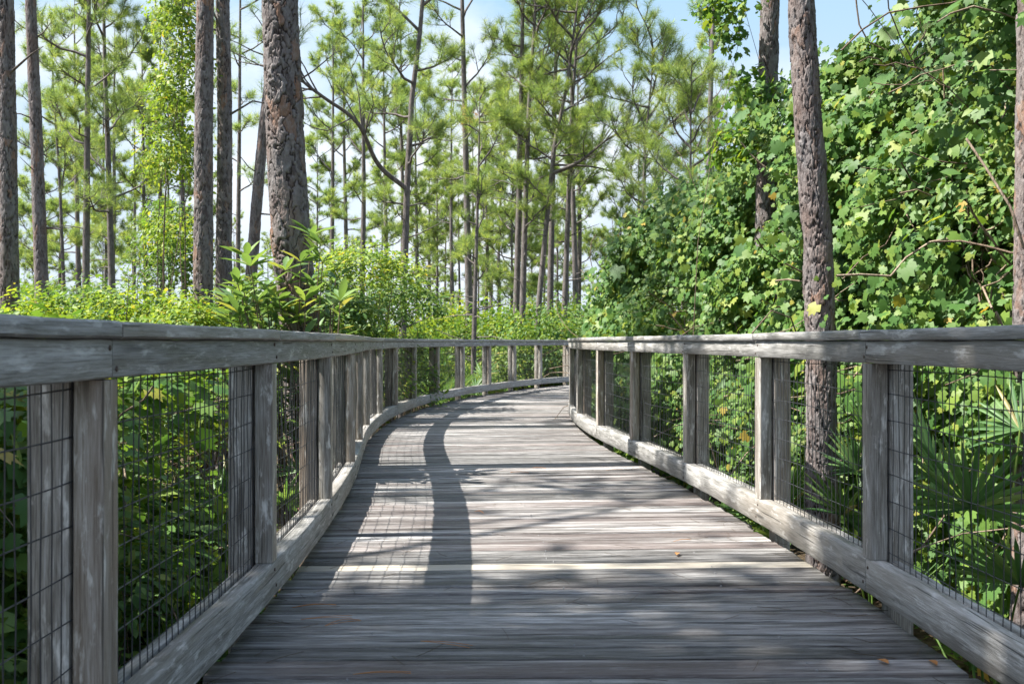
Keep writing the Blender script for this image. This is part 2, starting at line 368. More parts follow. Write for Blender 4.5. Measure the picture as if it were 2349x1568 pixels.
def railing(sgn, posts, label, seed, tan=()):
    rr = np.random.default_rng(seed)
    loc = at(np.array(posts[3]), sgn*HW); e = thing('railing', label, 'railing', (loc[0], loc[1], 0))
    def board(name, sa, sb, sec, mat='rail', lab=None, wob=.0008):
        n = max(3, int((sb-sa)/.12)+1); q = np.linspace(sa, sb, n)
        nv = np.stack([np.interp(q, SS, NN[:, 0]), np.interp(q, SS, NN[:, 1])], -1)*sgn
        mb = MB(); sweep(mb, at(q, sgn*HW), nv, sec if sgn > 0 else sec[::-1], rr.random(), rr, wob)
        ob = mb.build(name, M[mat], e)
        if lab: ob['label'] = lab
        return ob
    P = posts
    for k in range(0, len(P)-1):
        a, b = P[k]+.002, P[k+1]-.002
        isn = k in tan
        dz = rr.normal(0, .0015)
        board('cap_rail', a+(.02 if k else 0), b+.018, rect(-.016, .158, 1.054+dz, 1.093+dz, .006), 'new' if isn else 'rail', 'newer tan cap board' if isn else None)
    k = 0
    while k < len(P)-1:
        m = min(len(P)-1, k+(2 if rr.random() < .75 else 1))
        a, b = P[k]+.002, P[m]-.002; dz = rr.normal(0, .001)
        board('top_rail', a, b, rect(0, .066, .964+dz, 1.052))
        board('outer_rail', a, b, rect(.080, .118, .966, 1.052))
        k = m
    k = 0
    while k < len(P)-1:
        m = min(len(P)-1, k+(2 if rr.random() < .6 else 1)); dz = rr.normal(0, .002)
        board('kick_board', P[k]+.002, P[m]-.002, rect(0, .068, .072+dz, .205, .006))
        k = m
    for k in range(len(P)-1):
        board('outer_kick_board', P[k]+.048, P[k+1]-.048, rect(.080, .118, .078, .203))
        # welded wire mesh, two inches by four
        mb = MB(); a, b = P[k], P[k+1]
        for q in np.arange(a+.012, b-.006, .0508):
            zz = np.linspace(.07, .97, 5); off = sgn*(HW+.073)
            p = at(np.full(5, q)+rr.normal(0, .0025), np.full(5, off)+rr.normal(0, .0025, 5))
            tube(mb, np.column_stack([p, zz]), .0018, 4)
        nz_ = 14; bow = rr.normal(0, .0045, (2, 3))
        for z in np.arange(.13, .95, .1016):
            q = np.linspace(a, b-.001, nz_); t = (q-a)/(b-a)
            p = at(q, np.full(nz_, sgn*(HW+.0755)))
            sag = .004*np.sin(t*np.pi*2*rr.uniform(.7, 1.6)+rr.uniform(0, 6))
            tube(mb, np.column_stack([p, z+sag+rr.normal(0, .002)]), .0019, 4)
        mb.build('wire_mesh', M['wire'], e)
    for k, q in enumerate(P):
        nv = np.array([np.interp(q, SS, NN[:, 0]), np.interp(q, SS, NN[:, 1])])*sgn; tv = np.array([np.interp(q, SS, TT[:, 0]), np.interp(q, SS, TT[:, 1])])
        c = at(np.array(q), sgn*HW)
        for nm, o0, o1, hw, z0, z1 in (('post', .003, .069, .0445, .207, .962), ('outer_post', .0795, .169, .046, -1.0, .963)):
            mb = MB(); cen = c+nv*(o0+o1)/2; ht = (o1-o0)/2; rnd = rr.random(); ch = .005
            cs = np.array([(-ht+ch, -hw), (ht-ch, -hw), (ht, -hw+ch), (ht, hw-ch), (ht-ch, hw), (-ht+ch, hw), (-ht, hw-ch), (-ht, -hw+ch)])
            if sgn < 0: cs = cs[::-1]
            lean = rr.normal(0, .004, 2); K = 8
            zz = np.linspace(z0, z1, 7); cc = np.vstack([cs, cs[:1]]); per = np.concatenate([[0], np.cumsum(np.linalg.norm(np.diff(cc, axis=0), axis=1))])
            V = np.zeros((7, K+1, 3)); t = ((zz-z0)/(z1-z0))[:, None, None]
            V[..., :2] = cen+cc[None, :, 0:1]*nv+cc[None, :, 1:2]*tv
            V[..., 2] = zz[:, None]
            V[..., :2] += rr.normal(0, .0006, (7, K+1, 2)); V[:, K] = V[:, 0]
            wuv = np.zeros((7, K+1, 3)); wuv[..., 0] = zz[:, None]+rnd*31; wuv[..., 1] = per[None]+rnd*7; wuv[..., 2] = rnd*20
            i = np.arange(6)[:, None]*(K+1); j = np.arange(K)[None]
            mb.add(V.reshape(-1, 3), np.stack([i+j, i+j+1, i+K+2+j, i+K+1+j], -1).reshape(-1, 4), wuv=wuv.reshape(-1, 3), rnd=np.full(7*(K+1), rnd))
            for ee, od in ((0, -1), (6, 1)):
                mb.add(V[ee, :K], np.arange(K)[None, ::od], wuv=wuv[ee, :K], rnd=np.full(K, rnd))
            mb.build(nm, M['post'], e)
    for q in P[2:12]:                                        # two nails through each rail into the post
        nv = np.array([np.interp(q, SS, NN[:, 0]), np.interp(q, SS, NN[:, 1])])*sgn; tv = np.array([np.interp(q, SS, TT[:, 0]), np.interp(q, SS, TT[:, 1])])
        for z, dt in ((.985, .018), (1.03, -.02), (.105, .02), (.175, -.017)):
            c = at(np.array(q+dt+rr.normal(0, .006)), sgn*HW); mb = MB(); a = np.arange(8)/8*2*np.pi; r_ = .0065
            ring = np.column_stack([c[None]-nv*.0025+np.cos(a)[:, None]*tv*r_, z+rr.normal(0, .004)+np.sin(a)*r_]); back = ring.copy(); back[:, :2] += nv*.006
            j = np.arange(8); mb.add(np.vstack([ring, back]), [j[None], np.stack([j, j+8, (j+1) % 8+8, (j+1) % 8], -1)])
            mb.build('nail', M['rust'], e)
    return e

railing(-1, sL, 'weathered grey timber railing with wire mesh on the left, curving away to the right', 21, tan=(4, 5))
railing(1, sR, 'sunlit weathered grey timber railing with wire mesh along the right side of the boardwalk', 22)

# ------------------------------------------------------------------ plants: leaves
def fan(outline, center, zf):
    o = np.array(outline, float); V = np.vstack([[center], o]); V = np.column_stack([V, zf(V[:, 0], V[:, 1])])
    n = len(o); i = np.arange(1, n); return V, np.stack([np.zeros(n-1, int), i, i+1], -1)
ang = np.radians([-98, -58, -20, 8, 30, 52, 70, 90, 110, 128, 150, 172, 200, 238, 278])
rad = np.array([.22, .52, .50, .60, .42, .66, .50, .80, .50, .66, .42, .60, .50, .52, .22])
GRAPE = fan(np.stack([rad*np.cos(ang), rad*np.sin(ang)+.25], -1), (0, .22), lambda x, y: .10-.35*x*x-.25*(y-.3)**2+.12*np.abs(x))
OVATE = (np.array([(0, 0, 0), (-.20, .28, .05), (.20, .28, .05), (-.22, .58, .03), (.22, .58, .03), (0, 1, -.10), (0, .3, 0), (0, .62, -.02)], float),
         np.array([(0, 6, 1), (0, 2, 6), (1, 6, 7), (1, 7, 3), (6, 2, 4), (6, 4, 7), (3, 7, 5), (7, 4, 5)]))
SMALL = (np.array([(0, 0, 0), (-.26, .45, .06), (0, 1, -.06), (.26, .45, .06)], float), np.array([(0, 3, 2), (0, 2, 1)]))

def orient(nrm, tip):
    nrm = nrm/(np.linalg.norm(nrm, axis=1)[:, None]+1e-9)
    tip = tip-nrm*(tip*nrm).sum(1)[:, None]; tip /= np.linalg.norm(tip, axis=1)[:, None]+1e-9
    return np.stack([np.cross(tip, nrm), tip, nrm], -1)
def scatter(mb, tmpl, P, R, sc):
    V, Fc = tmpl; n = len(P)
    W = np.einsum('nij,vj->nvi', R, V)*np.asarray(sc).reshape(-1, 1, 1)+P[:, None]
    Q = (np.arange(n)[:, None, None]*len(V)+Fc[None]).reshape(-1, Fc.shape[1])
    mb.add(W.reshape(-1, 3), Q)
def leaves(mb, tmpl, P, outw, rg, size, up=.6, rand=.6, droop=.6, var=.3):
    n = len(P)
    nrm = outw*.8+np.array([-.35, 0, up])+rg.normal(0, rand, (n, 3))*.8
    tip = outw*.5+np.array([0, 0, -droop])+rg.normal(0, .6, (n, 3))
    scatter(mb, tmpl, P, orient(nrm, tip), size*np.exp(rg.normal(0, var, n)))

def lobes_points(lobes, n, rg, clump=.16, per=16, zmin=GZ):
    lobes = [(np.array(c, float), np.array(r, float)) for c, r in lobes]
    area = np.array([(r[0]*r[1]+r[0]*r[2]+r[1]*r[2]) for _, r in lobes]); area /= area.sum()
    nc = max(1, n//per); w = rg.choice(len(lobes), nc, p=area)
    C = np.array([l[0] for l in lobes])[w]; Rr = np.array([l[1] for l in lobes])[w]
    d = rg.normal(0, 1, (nc, 3)); d[:, 2] = np.where(d[:, 2] < -.1, -d[:, 2]*.6, d[:, 2]); d /= np.linalg.norm(d, axis=1)[:, None]
    dep = 1-np.abs(rg.normal(0, .13, nc))+rg.normal(0, .04, nc)+.07*np.sin(d[:, 0]*7+w*2)*np.sin(d[:, 2]*6+d[:, 1]*5)
    cp = C+d*Rr*dep[:, None]
    idx = np.repeat(np.arange(nc), per)
    P = cp[idx]+rg.normal(0, clump, (len(idx), 3)); O = (d/Rr)[idx]; O /= np.linalg.norm(O, axis=1)[:, None]
    k = P[:, 2] > zmin+.03
    return P[k], O[k]
def stems(mb, base, lobes, rg, n=10, r=.012, sub=2):
    for _ in range(n):
        c, ra = lobes[rg.integers(len(lobes))]
        tgt = np.array(c)+rg.normal(0, .45, 3)*np.array(ra); b = np.array(base)+np.append(rg.normal(0, .14, 2), 0)
        t = np.linspace(0, 1, 7)[:, None]; mid = (b+tgt)/2+rg.normal(0, .12, 3)*np.linalg.norm(tgt-b)
        P = (1-t)**2*b+2*t*(1-t)*mid+t*t*tgt
        tube(mb, P, r*(1-.75*t[:, 0])*rg.uniform(.6, 1.3), 5)
        for _ in range(sub):
            q = P[rg.integers(3, 7)]; e = q+rg.normal(0, .35, 3)*np.array(ra); mm = (q+e)/2+rg.normal(0, .06, 3)
            tube(mb, np.array([q, mm, e]), [r*.35, r*.25, r*.12], 4)

def bush(name, label, cat, base, lobes, n, size, mat, tmpl=SMALL, seed=0, group=None, clump=.14, nst=10, up=.6, rand=.6, droop=.5, st_r=.012, local=False, stmat='twig', per=16):
    rg = np.random.default_rng(seed)
    e = thing(name, label, cat, base, group)
    P, O = lobes_points(lobes, n, rg, clump, per, base[2])
    mb = MB(); leaves(mb, tmpl, P, O, rg, size, up, rand, droop); mb.build('foliage', M[mat], e)
    mb = MB(); stems(mb, base, lobes, rg, nst, st_r); mb.build('stem', M[stmat], e, smooth=True)
    return e

# ------------------------------------------------------------------ pines
def bark_trunk(path, rfun, z0, zhi, ztop, seed, nseg=150, dz=.014, cells=11, ph=.16, amp=.016):
    """trunk mesh with real bark plates: path(z)->(x,y), jittered-cell plates split by furrows"""
    rg = np.random.default_rng(seed)
    z = np.concatenate([np.arange(z0, zhi, dz), np.linspace(zhi, ztop, 26)]); n = len(z)
    th = np.arange(nseg)/nseg
    nr = int((ztop-z0)/ph)+6
    jit = rg.random((nr, cells, 2)); pid = rg.random((nr, cells)); pid2 = rg.random((nr, cells))
    warp = .35*np.sin(z[:, None]*5+th[None]*2*np.pi*2)+.2*np.sin(z[:, None]*13+th[None]*2*np.pi*3+1)
    def vn(fu, fv):
        fu = int(fu); G = rg.random((int((ztop-z0)*fv)+4, fu)); a = th[None]*fu; b_ = ((z-z0)*fv)[:, None]+1
        i0 = np.floor(a).astype(int); j0 = np.floor(b_).astype(int); p = smooth01(a-i0); q = smooth01(b_-j0); i1 = (i0+1) % fu; i0 = i0 % fu
        return (G[j0, i0]*(1-p)+G[j0, i1]*p)*(1-q)+(G[j0+1, i0]*(1-p)+G[j0+1, i1]*p)*q
    warp = warp+1.5*(vn(22, 18)-.5)+.9*(vn(46, 40)-.5)
    A = th[None]*cells+warp*.45; B = (z[:, None]-z0)/ph+2+.25*np.sin(th[None]*2*np.pi*5+z[:, None]*3)+.8*(vn(20, 14)-.5)+.4*(vn(44, 34)-.5)
    A = np.broadcast_to(A, (n, nseg)); ia = np.floor(A).astype(int); ib = np.floor(B).astype(int)
    f1 = np.full((n, nseg), 9.); f2 = f1.copy(); idv = np.zeros((n, nseg)); idw = idv.copy()
    for da in (-1, 0, 1):
        for db in (-1, 0, 1):
            ca = (ia+da) % cells; cb = np.clip(ib+db, 0, nr-1)
            dx = (ia+da+jit[cb, ca, 0])-A; dy = (ib+db+jit[cb, ca, 1])-B
            dd = np.abs(dx)**1.6+np.abs(dy)**1.6; dd = dd**(1/1.6)
            m = dd < f1
            f2 = np.where(m, f1, np.minimum(f2, dd)); f1 = np.where(m, dd, f1)
            idv = np.where(m, pid[cb, ca], idv); idw = np.where(m, pid2[cb, ca], idw)
    crack = smooth01((f2-f1)/.13)
    lay = np.floor(3.2*vn(14, 2.6/ph*.5)+idw*.6)/3.2
    R = rfun(z)[:, None]+amp*(crack*(.55+.40*idw+.45*lay)-.75)+amp*.22*(vn(60, 46)-.5)+rg.normal(0, amp*.05, (n, nseg))
    xy = np.array([path(q) for q in z])
    V = np.zeros((n, nseg, 3)); V[..., 0] = xy[:, None, 0]+R*np.cos(th*2*np.pi); V[..., 1] = xy[:, None, 1]+R*np.sin(th*2*np.pi); V[..., 2] = z[:, None]
    i = np.arange(n-1)[:, None]*nseg; j = np.arange(nseg)[None]; j2 = (j+1) % nseg
    mb = MB(); mb.add(V.reshape(-1, 3), np.stack([i+j, i+j2, i+nseg+j2, i+nseg+j], -1).reshape(-1, 4), plate=idv.ravel(), crack=crack.ravel())
    return mb

def needles(mb, P, Ax, rg, k=26, ln=.2, w=.004):
    n = len(P); P = np.repeat(P, k, 0); A = np.repeat(Ax, k, 0); m = len(P)
    A = A/(np.linalg.norm(A, axis=1)[:, None]+1e-9)
    q = rg.normal(0, 1, (m, 3)); q -= A*(q*A).sum(1)[:, None]; q /= np.linalg.norm(q, axis=1)[:, None]+1e-9
    a = np.radians(rg.uniform(8, 80, m))[:, None]
    D = A*np.cos(a)+q*np.sin(a)
    B = P-A*(rg.random((m, 1))*ln*.75)
    l = ln*rg.uniform(.7, 1.2, (m, 1)); Tp = B+D*l+np.array([0, 0, -.12])*l*rg.random((m, 1))
    sd = np.cross(D, rg.normal(0, 1, (m, 3))); sd /= np.linalg.norm(sd, axis=1)[:, None]+1e-9; sd *= w
    V = np.stack([B-sd, B+sd, Tp], 1)
    mb.add(V.reshape(-1, 3), np.arange(m*3).reshape(-1, 3), rnd=np.repeat(rg.random(n), k*3))

UP = np.array([0, 0, 1.])
class Crown:
    def __init__(s, rg): s.rg = rg; s.wood = MB(); s.tp = []; s.ta = []
    def tuft(s, p, a): s.tp.append(p); s.ta.append(a)
    def branch(s, p, d, L, r, lev, sub=5, dens=1.):
        rg = s.rg; n = 7 if lev == 0 else 5; P = [p]; d = d/np.linalg.norm(d); D = [d]
        for q in range(n-1):
            d = d+rg.normal(0, .20 if lev else .17, 3)+UP*(.10 if lev == 0 else .16); d /= np.linalg.norm(d); P.append(P[-1]+d*L/(n-1)); D.append(d)
        P = np.array(P); D = np.array(D); t = np.linspace(0, 1, n)
        tube(s.wood, P, r*(1-.72*t), 5 if lev == 0 else 3 if lev == 2 else 4)
        if lev == 2 or L < .35:
            s.tuft(P[-1], D[-1]); return
        m = max(2, int((sub if lev == 0 else 3)*dens+rg.random()))
        for q in range(m):
            tt = rg.uniform(.3 if lev == 0 else .25, .98); f = tt*(n-1); i = min(int(f), n-2); pp = P[i]+(P[i+1]-P[i])*(f-i)
            sd = np.cross(D[i], UP+rg.normal(0, .35, 3)); sd /= np.linalg.norm(sd)+1e-9; sd *= 1 if rg.random() < .5 else -1
            dd = D[i]*.7+sd*rg.uniform(.6, 1.25)+UP*rg.uniform(-.1, .4)
            s.branch(pp, dd, L*rg.uniform(.26, .52)*(1.2-.4*tt), r*.42, lev+1, sub, dens)
        s.tuft(P[-1], D[-1])

def pine(label, loc, H, r0, cs, seed, path=None, nb=26, bl=2.4, group=None, k=36, ln=.26, w=.0030, hero=None, limbs=(), mat='needle', dens=1.6, dead=6, name='pine_tree', sub=5, dead_tufts=None, ztop_shape=.5):
    """cs = height where the crown starts; path(z) -> plan offset of the trunk; limbs = explicit polylines (local)"""
    rg = np.random.default_rng(seed)
    e = thing(name, label, 'pine tree', loc, group)
    ph = rg.uniform(0, 6, 4); am = .012*H/16
    if path is None: path = lambda z: (am*6*np.sin(z*.25+ph[0])-am*6*np.sin(ph[0])+am*2*(np.sin(z*.8+ph[1])-np.sin(ph[1])), am*5*(np.sin(z*.3+ph[2])-np.sin(ph[2])))
    rf = lambda z: r0*(1.0+.28*np.exp(-np.maximum(np.asarray(z, float), 0)/.35))*np.clip(1-np.asarray(z, float)/H, .03, 1)**.72
    cr = Crown(rg)
    if hero:
        zhi = hero.get('zhi', 5.5)
        mb = bark_trunk(path, rf, -.1, zhi, H, seed, hero.get('nseg', 120), hero.get('dz', .02), hero.get('cells', 10), hero.get('ph', .16), hero.get('amp', .014))
        mb.build('trunk', M['bark'], e, loc=0)
    else:
        z = np.linspace(-.1, H, 30); tube(cr.wood, np.column_stack([[path(q)[0] for q in z], [path(q)[1] for q in z], z]), rf(z), 9)
    az = rg.uniform(0, 6)
    nb = int(nb*.72)
    for i in range(nb):
        t = ((i+rg.random())/nb)**.85; z = cs+(H-cs)*t*.97; az += 2.4+rg.normal(0, .5)
        el = math.radians(rg.uniform(2, 28)+25*t*t); L = 1.3*bl*(.45+.55*math.sin(math.pi*min(1, .2+.8*(1-t)**ztop_shape)))*rg.uniform(.55, 1.15)*(1-.55*t)
        x, y = path(z)
        cr.branch(np.array([x, y, z]), np.array([math.cos(az)*math.cos(el), math.sin(az)*math.cos(el), math.sin(el)]), L, .016+.011*L, 0, sub, dens)
    for i in range(dead):                                    # bare dead stubs under the crown
        z = rg.uniform(cs*.45, cs*1.02); a = rg.uniform(0, 6.28); x, y = path(z); d = np.array([math.cos(a), math.sin(a), rg.uniform(-.1, .4)]); l = rg.uniform(.3, 1.1)
        p = np.array([x, y, z]); tube(cr.wood, np.array([p, p+d*l*.5+UP*.03, p+d*l+rg.normal(0, .1, 3)]), [.018, .012, .005], 4)
    for P, r, subs in limbs:
        P = catmull(np.array(P, float), 6); t = np.linspace(0, 1, len(P)); tube(cr.wood, P, r*(1-.65*t), 7)
        for i in range(subs):
            f = rg.uniform(.35, 1); j = min(int(f*len(P)), len(P)-2); d = P[j+1]-P[j]; d = d/np.linalg.norm(d)+rg.normal(0, .7, 3)+UP*.25
            cr.branch(P[j], d, rg.uniform(.7, 1.5), r*.35, 1, sub)
    if cr.wood.n:
        cr.wood.build('branches' if hero else 'trunk', M['bark_far'], e, smooth=True, loc=0)
    mb = MB(); TP, TA = np.array(cr.tp), np.array(cr.ta)
    needles(mb, TP, TA, rg, k, ln, w); mb.build('crown', M[mat], e, loc=0)
    if dead_tufts:
        mb = MB(); c, rad_, n = dead_tufts; needles(mb, np.array(c)+rg.normal(0, rad_, (n, 3)), rg.normal(0, 1, (n, 3)), rg, 30, .22, .006); tag(mb.build('dead_needles', M['dead_needle'], e, loc=0), 'cluster of orange dead needles')
    return e

def image_path(pts, d, loc):
    Q = np.array([img(x, y, d) for x, y in pts]); Q = Q[np.argsort(Q[:, 2])]
    z = Q[:, 2]-loc[2]; x = Q[:, 0]-loc[0]
    def f(zz):
        if zz <= z[0]: return (x[0]+(zz-z[0])*(x[1]-x[0])/(z[1]-z[0])*.6, 0.)
        if zz >= z[-1]: return (x[-1]+(zz-z[-1])*(x[-1]-x[-2])/(z[-1]-z[-2])*.6, .02*(zz-z[-1]))
        return (float(np.interp(zz, z, x)), 0.)
    return f

def photo_pine(label, pts, d, dia, H, cs, seed, base_x=None, **kw):
    bx = pts[-1][0] if base_x is None else base_x
    p = img(bx, pts[-1][1], d); loc = (p[0], d, gh(p[0], d))
    return pine(label, loc, H, dia/2, cs, seed, path=image_path(pts, d, loc), **kw)

# nearest trunks, with real bark plates
H1 = dict(nseg=260, dz=.010, zhi=5.2, cells=10, ph=.17, amp=.022)
H2 = dict(nseg=130, dz=.018, zhi=6.5, cells=9, ph=.15, amp=.014)
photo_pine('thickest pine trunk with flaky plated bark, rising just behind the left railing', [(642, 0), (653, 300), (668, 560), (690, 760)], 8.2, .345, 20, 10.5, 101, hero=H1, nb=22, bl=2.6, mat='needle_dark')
photo_pine('straight pine trunk left of the vine-hung darker trunk, grey plated bark', [(471, 0), (467, 300), (466, 690)], 12.0, .255, 19, 10, 102, hero=H2, nb=20, bl=2.4)
photo_pine('dark pine trunk with green vines climbing it, right beside a paler trunk', [(511, 0), (516, 300), (513, 660)], 13.4, .235, 19, 10, 103, hero=H2, nb=20, bl=2.4)
photo_pine('dark pine trunk cut by the left edge of the view', [(12, 0), (18, 400), (22, 720)], 11.5, .235, 18, 9.5, 104, hero=H2, nb=18, bl=2.2)
photo_pine('grey pine trunk second from the left edge, leaning slightly left', [(70, 0), (84, 330), (96, 670)], 17.5, .26, 19, 8.6, 105, hero=dict(nseg=90, dz=.03, zhi=8.5, cells=9, ph=.18, amp=.012), nb=20, bl=2.6)
photo_pine('crooked leaning pine trunk half hidden behind the thickest trunk', [(625, 120), (606, 280), (590, 450), (577, 620)], 18.0, .24, 17, 9, 106, hero=dict(nseg=90, dz=.03, zhi=8.5, cells=8, ph=.18, amp=.012), nb=18, bl=2.4)
photo_pine('sunlit pine trunk close behind the right railing, in front of the vine wall', [(1838, 0), (1855, 300), (1876, 560), (1882, 760), (1886, 1150)], 6.6, .205, 17, 9.5, 107, dead=0, hero=dict(nseg=180, dz=.011, zhi=4.6, cells=7, ph=.16, amp=.018), nb=20, bl=2.2)
photo_pine('pine trunk half swallowed by vines, left of the sunlit right-hand trunk', [(1766, 0), (1762, 200), (1756, 600)], 10.3, .24, 18, 10, 108, dead=0, hero=H2, nb=18, bl=2.2)
photo_pine('reddish pine trunk at the far right edge of the view', [(2368, 0), (2362, 500), (2362, 1200)], 5.3, .17, 15, 9, 109, dead=0, hero=dict(nseg=140, dz=.013, zhi=4.2, cells=8, ph=.14, amp=.012), nb=16, bl=2.0)

# mid-distance pines one can tell apart
photo_pine('slender pine at 26 metres, tall bare pole with flat crown on the left', [(204, 0), (200, 320), (197, 655)], 26, .23, 16, 5.2, 111, nb=22, bl=2.6, w=0.0035, group=None) ['label'] = 'slim grey pine third from the left edge, its boughs spreading both ways'
photo_pine('pine whose trunk stands just right of the third trunk, crown drooping right', [(240, 150), (248, 350), (257, 660)], 27, .23, 14, 4.2, 112, nb=24, bl=2.6, w=0.0035)
photo_pine('thin forked pine between the second and third trunks from the left', [(122, 200), (137, 420), (146, 655)], 34, .17, 13, 4.2, 113, nb=22, bl=2.4, w=0.0040)
photo_pine('thin pale pine between the paired trunks and the thickest trunk', [(551, 0), (549, 300), (545, 650)], 33, .2, 17, 6, 114, nb=18, bl=2.2, w=0.0040)
c1l = [[img(932, 440, 21)-np.array([img(925, 690, 21)[0], 21, GZ]), img(868, 385, 20.6)-np.array([img(925, 690, 21)[0], 21, GZ]), img(820, 290, 20)-np.array([img(925, 690, 21)[0], 21, GZ]), img(740, 230, 19.4)-np.array([img(925, 690, 21)[0], 21, GZ]), img(690, 190, 19)-np.array([img(925, 690, 21)[0], 21, GZ]), img(640, 120, 18.6)-np.array([img(925, 690, 21)[0], 21, GZ])]]
photo_pine('slender dark pine in the centre left with one long curved bough reaching left', [(962, 90), (945, 220), (934, 420), (925, 690)], 21, .19, 13.5, 4.6, 115, nb=26, bl=2.5, w=0.0032, limbs=[(c1l[0], .055, 26)])
photo_pine('tall pale pine with orange dead needles hanging on its trunk', [(1060, 0), (1067, 300), (1076, 700)], 29, .25, 18, 5.5, 116, nb=30, bl=2.8, w=0.0037, dead_tufts=((img(1075, 275, 29)-np.array([img(1076, 700, 29)[0], 29, GZ])), .16, 14))
photo_pine('paler left stem of the twin pine trunks behind the far rail', [(1198, 100), (1192, 400), (1183, 775)], 28.2, .22, 17, 6.5, 117, nb=20, bl=2.2, w=0.0035)
photo_pine('darker right stem of the twin pine trunks behind the far rail', [(1226, 60), (1214, 230), (1205, 480), (1197, 775)], 27.6, .21, 14.5, 5.0, 118, nb=34, bl=2.6, w=0.0035)
q4 = np.array([img(1230, 775, 27.2)[0], 27.2, GZ])
photo_pine('leaning slim dark pine with long side boughs, right of the twin trunks', [(1300, 200), (1272, 330), (1262, 430), (1240, 650), (1230, 775)], 27.2, .19, 13.5, 5.2, 119, nb=34, bl=2.7, w=0.0035,
           limbs=[([img(1265, 400, 27.2)-q4, img(1330, 372, 27)-q4, img(1400, 318, 26.6)-q4, img(1470, 290, 26.4)-q4], .05, 16), ([img(1268, 380, 27.2)-q4, img(1360, 385, 27.6)-q4, img(1440, 405, 28)-q4], .035, 12)])
photo_pine('straight grey pine just behind the leaning slim pine', [(1274, 200), (1268, 400), (1262, 690)], 32, .25, 17, 7, 120, nb=24, bl=2.6, w=0.0040)
photo_pine('scraggly pine wrapped in dead twigs and vines, in front of the centre shrubs', [(1098, 380), (1094, 520), (1088, 740)], 24.5, .15, 8.2, 3.0, 121, nb=20, bl=1.3, w=0.0032, dead=16)
photo_pine('slim pine pole rising above the vine-covered bank on the right', [(1638, 0), (1632, 150), (1626, 400)], 24, .19, 17, 11.5, 122, nb=16, bl=2.2, w=0.0035)
photo_pine('bushy young pine with upright shoots above the vine-covered bank', [(1588, 130), (1585, 250), (1584, 420)], 20, .12, 7.4, 2.6, 123, nb=30, bl=1.3, w=0.0032)
photo_pine('wide crowned pine at the right of the centre, against the clouds', [(1500, 130), (1480, 330), (1470, 700)], 26, .2, 9.6, 4.0, 124, nb=30, bl=2.6, w=0.0035)
photo_pine('pine with a broad bright crown directly left of the clouds', [(1330, 0), (1312, 250), (1296, 680)], 31, .22, 15, 5.5, 125, nb=36, bl=3.0, w=0.0040)

# distant pines: a few forms, copied
arch = [pine('distant', (0, 0, -50), (9.5, 11.5, 13.5, 15.5, 17.5)[q], .095+.012*q, (2.2, 2.8, 3.6, 4.6, 5.6)[q], 200+q, nb=25, bl=2.5, w=.0065, k=32, ln=.27, dead=8, dens=1.6) for q in range(5)]
rg = np.random.default_rng(77)
spots = []
def far(xl, xr, n, d0, d1):
    out = []
    for q in range(n):
        x = xl+(xr-xl)*(q+.5+rg.uniform(-.4, .4))/n; d = d0+(d1-d0)*rg.random(); out.append((x, d))
    return out
sets = [(far(60, 440, 12, 36, 70), 'distant slim pine in the open stand left of the paired trunks', 'distant pines on the left'),
        (far(720, 1000, 8, 36, 75), 'distant slim pine seen between the thickest trunk and the centre', 'distant pines left of centre'),
        (far(980, 1340, 20, 36, 90), 'distant slim pine beyond the far rail in the centre', 'distant pines in the centre'),
        (far(1340, 1700, 7, 34, 70), 'distant pine showing above the vine-covered bank', 'distant pines above the bank'),
        (far(-150, 1700, 26, 85, 150), 'far-off pine in the hazy tree line', 'pines of the far tree line')]
first = {}
ci = 0
for spts, lab, grp in sets:
    for x, d in spts:
        a = arch[ci % 5 if ci < 5 or rg.random() < .35 else 3+ci % 2]; X_ = (x-CX)/F*d; loc = (X_, d, gh(X_, d)); sc = rg.uniform(.8, 1.15)
        if ci < 5:
            a.location = loc; a.rotation_euler = (0, 0, rg.uniform(0, 6)); a['label'] = lab; a['group'] = grp
        else: dup(a, loc, rg.uniform(0, 6), sc, lab, grp)
        ci += 1

# ------------------------------------------------------------------ off to the left, out of view: the trees that shade the near deck
def from_lobes(lob): return [(tuple(c), tuple(r)) for c, r in lob]
SHADE = [((-8.6, 1.2, 10.6), (1.9, 1.6, 1.2)), ((-7.2, 2.5, 11.4), (1.5, 1.1, 1.0)), ((-9.6, 2.3, 11.8), (1.6, 1.0, 1.1)), ((-6.4, .8, 10.0), (1.6, 1.5, 1.0)), ((-7.8, -.6, 10.8), (2.0, 1.4, 1.2)), ((-5.6, 2.3, 10.6), (1.3, 1.0, .9)), ((-4.5, 1.5, 10.5), (1.2, 1.1, .8)), ((-3.9, 2.3, 10.2), (1.0, .8, .7)), ((-6.3, 2.9, 12.4), (1.5, .7, .8)), ((-6.2, 6.5, 10.8), (1.2, .22, .5))]
# ------------------------------------------------------------------ right: the vine-covered bank
WALL = np.array([(1.18, 15.8, 2.0), (1.45, 14.2, 3.0), (1.95, 12.1, 3.35), (2.36, 10.4, 3.35), (2.5, 9.1, 3.6), (2.62, 7.9, 5.6), (2.72, 6.7, 6.6), (2.9, 5.6, 6.4), (3.1, 4.0, 5.4)])
wd = catmull(WALL, 20); wu = np.linspace(0, 1, len(wd))
def wallpt(u, h):
    b = np.stack([np.interp(u, wu, wd[:, q]) for q in range(3)], -1)
    t = np.stack([np.gradient(wd[:, 0]), np.gradient(wd[:, 1])], -1); t /= np.linalg.norm(t, axis=1)[:, None]
    n = np.stack([np.interp(u, wu, t[:, 1]), np.interp(u, wu, -t[:, 0])], -1)    # outward = towards the walk
    n = np.where((n[:, :1]) > 0, -n, n); n = n/np.linalg.norm(n, axis=1)[:, None]
    return b, n
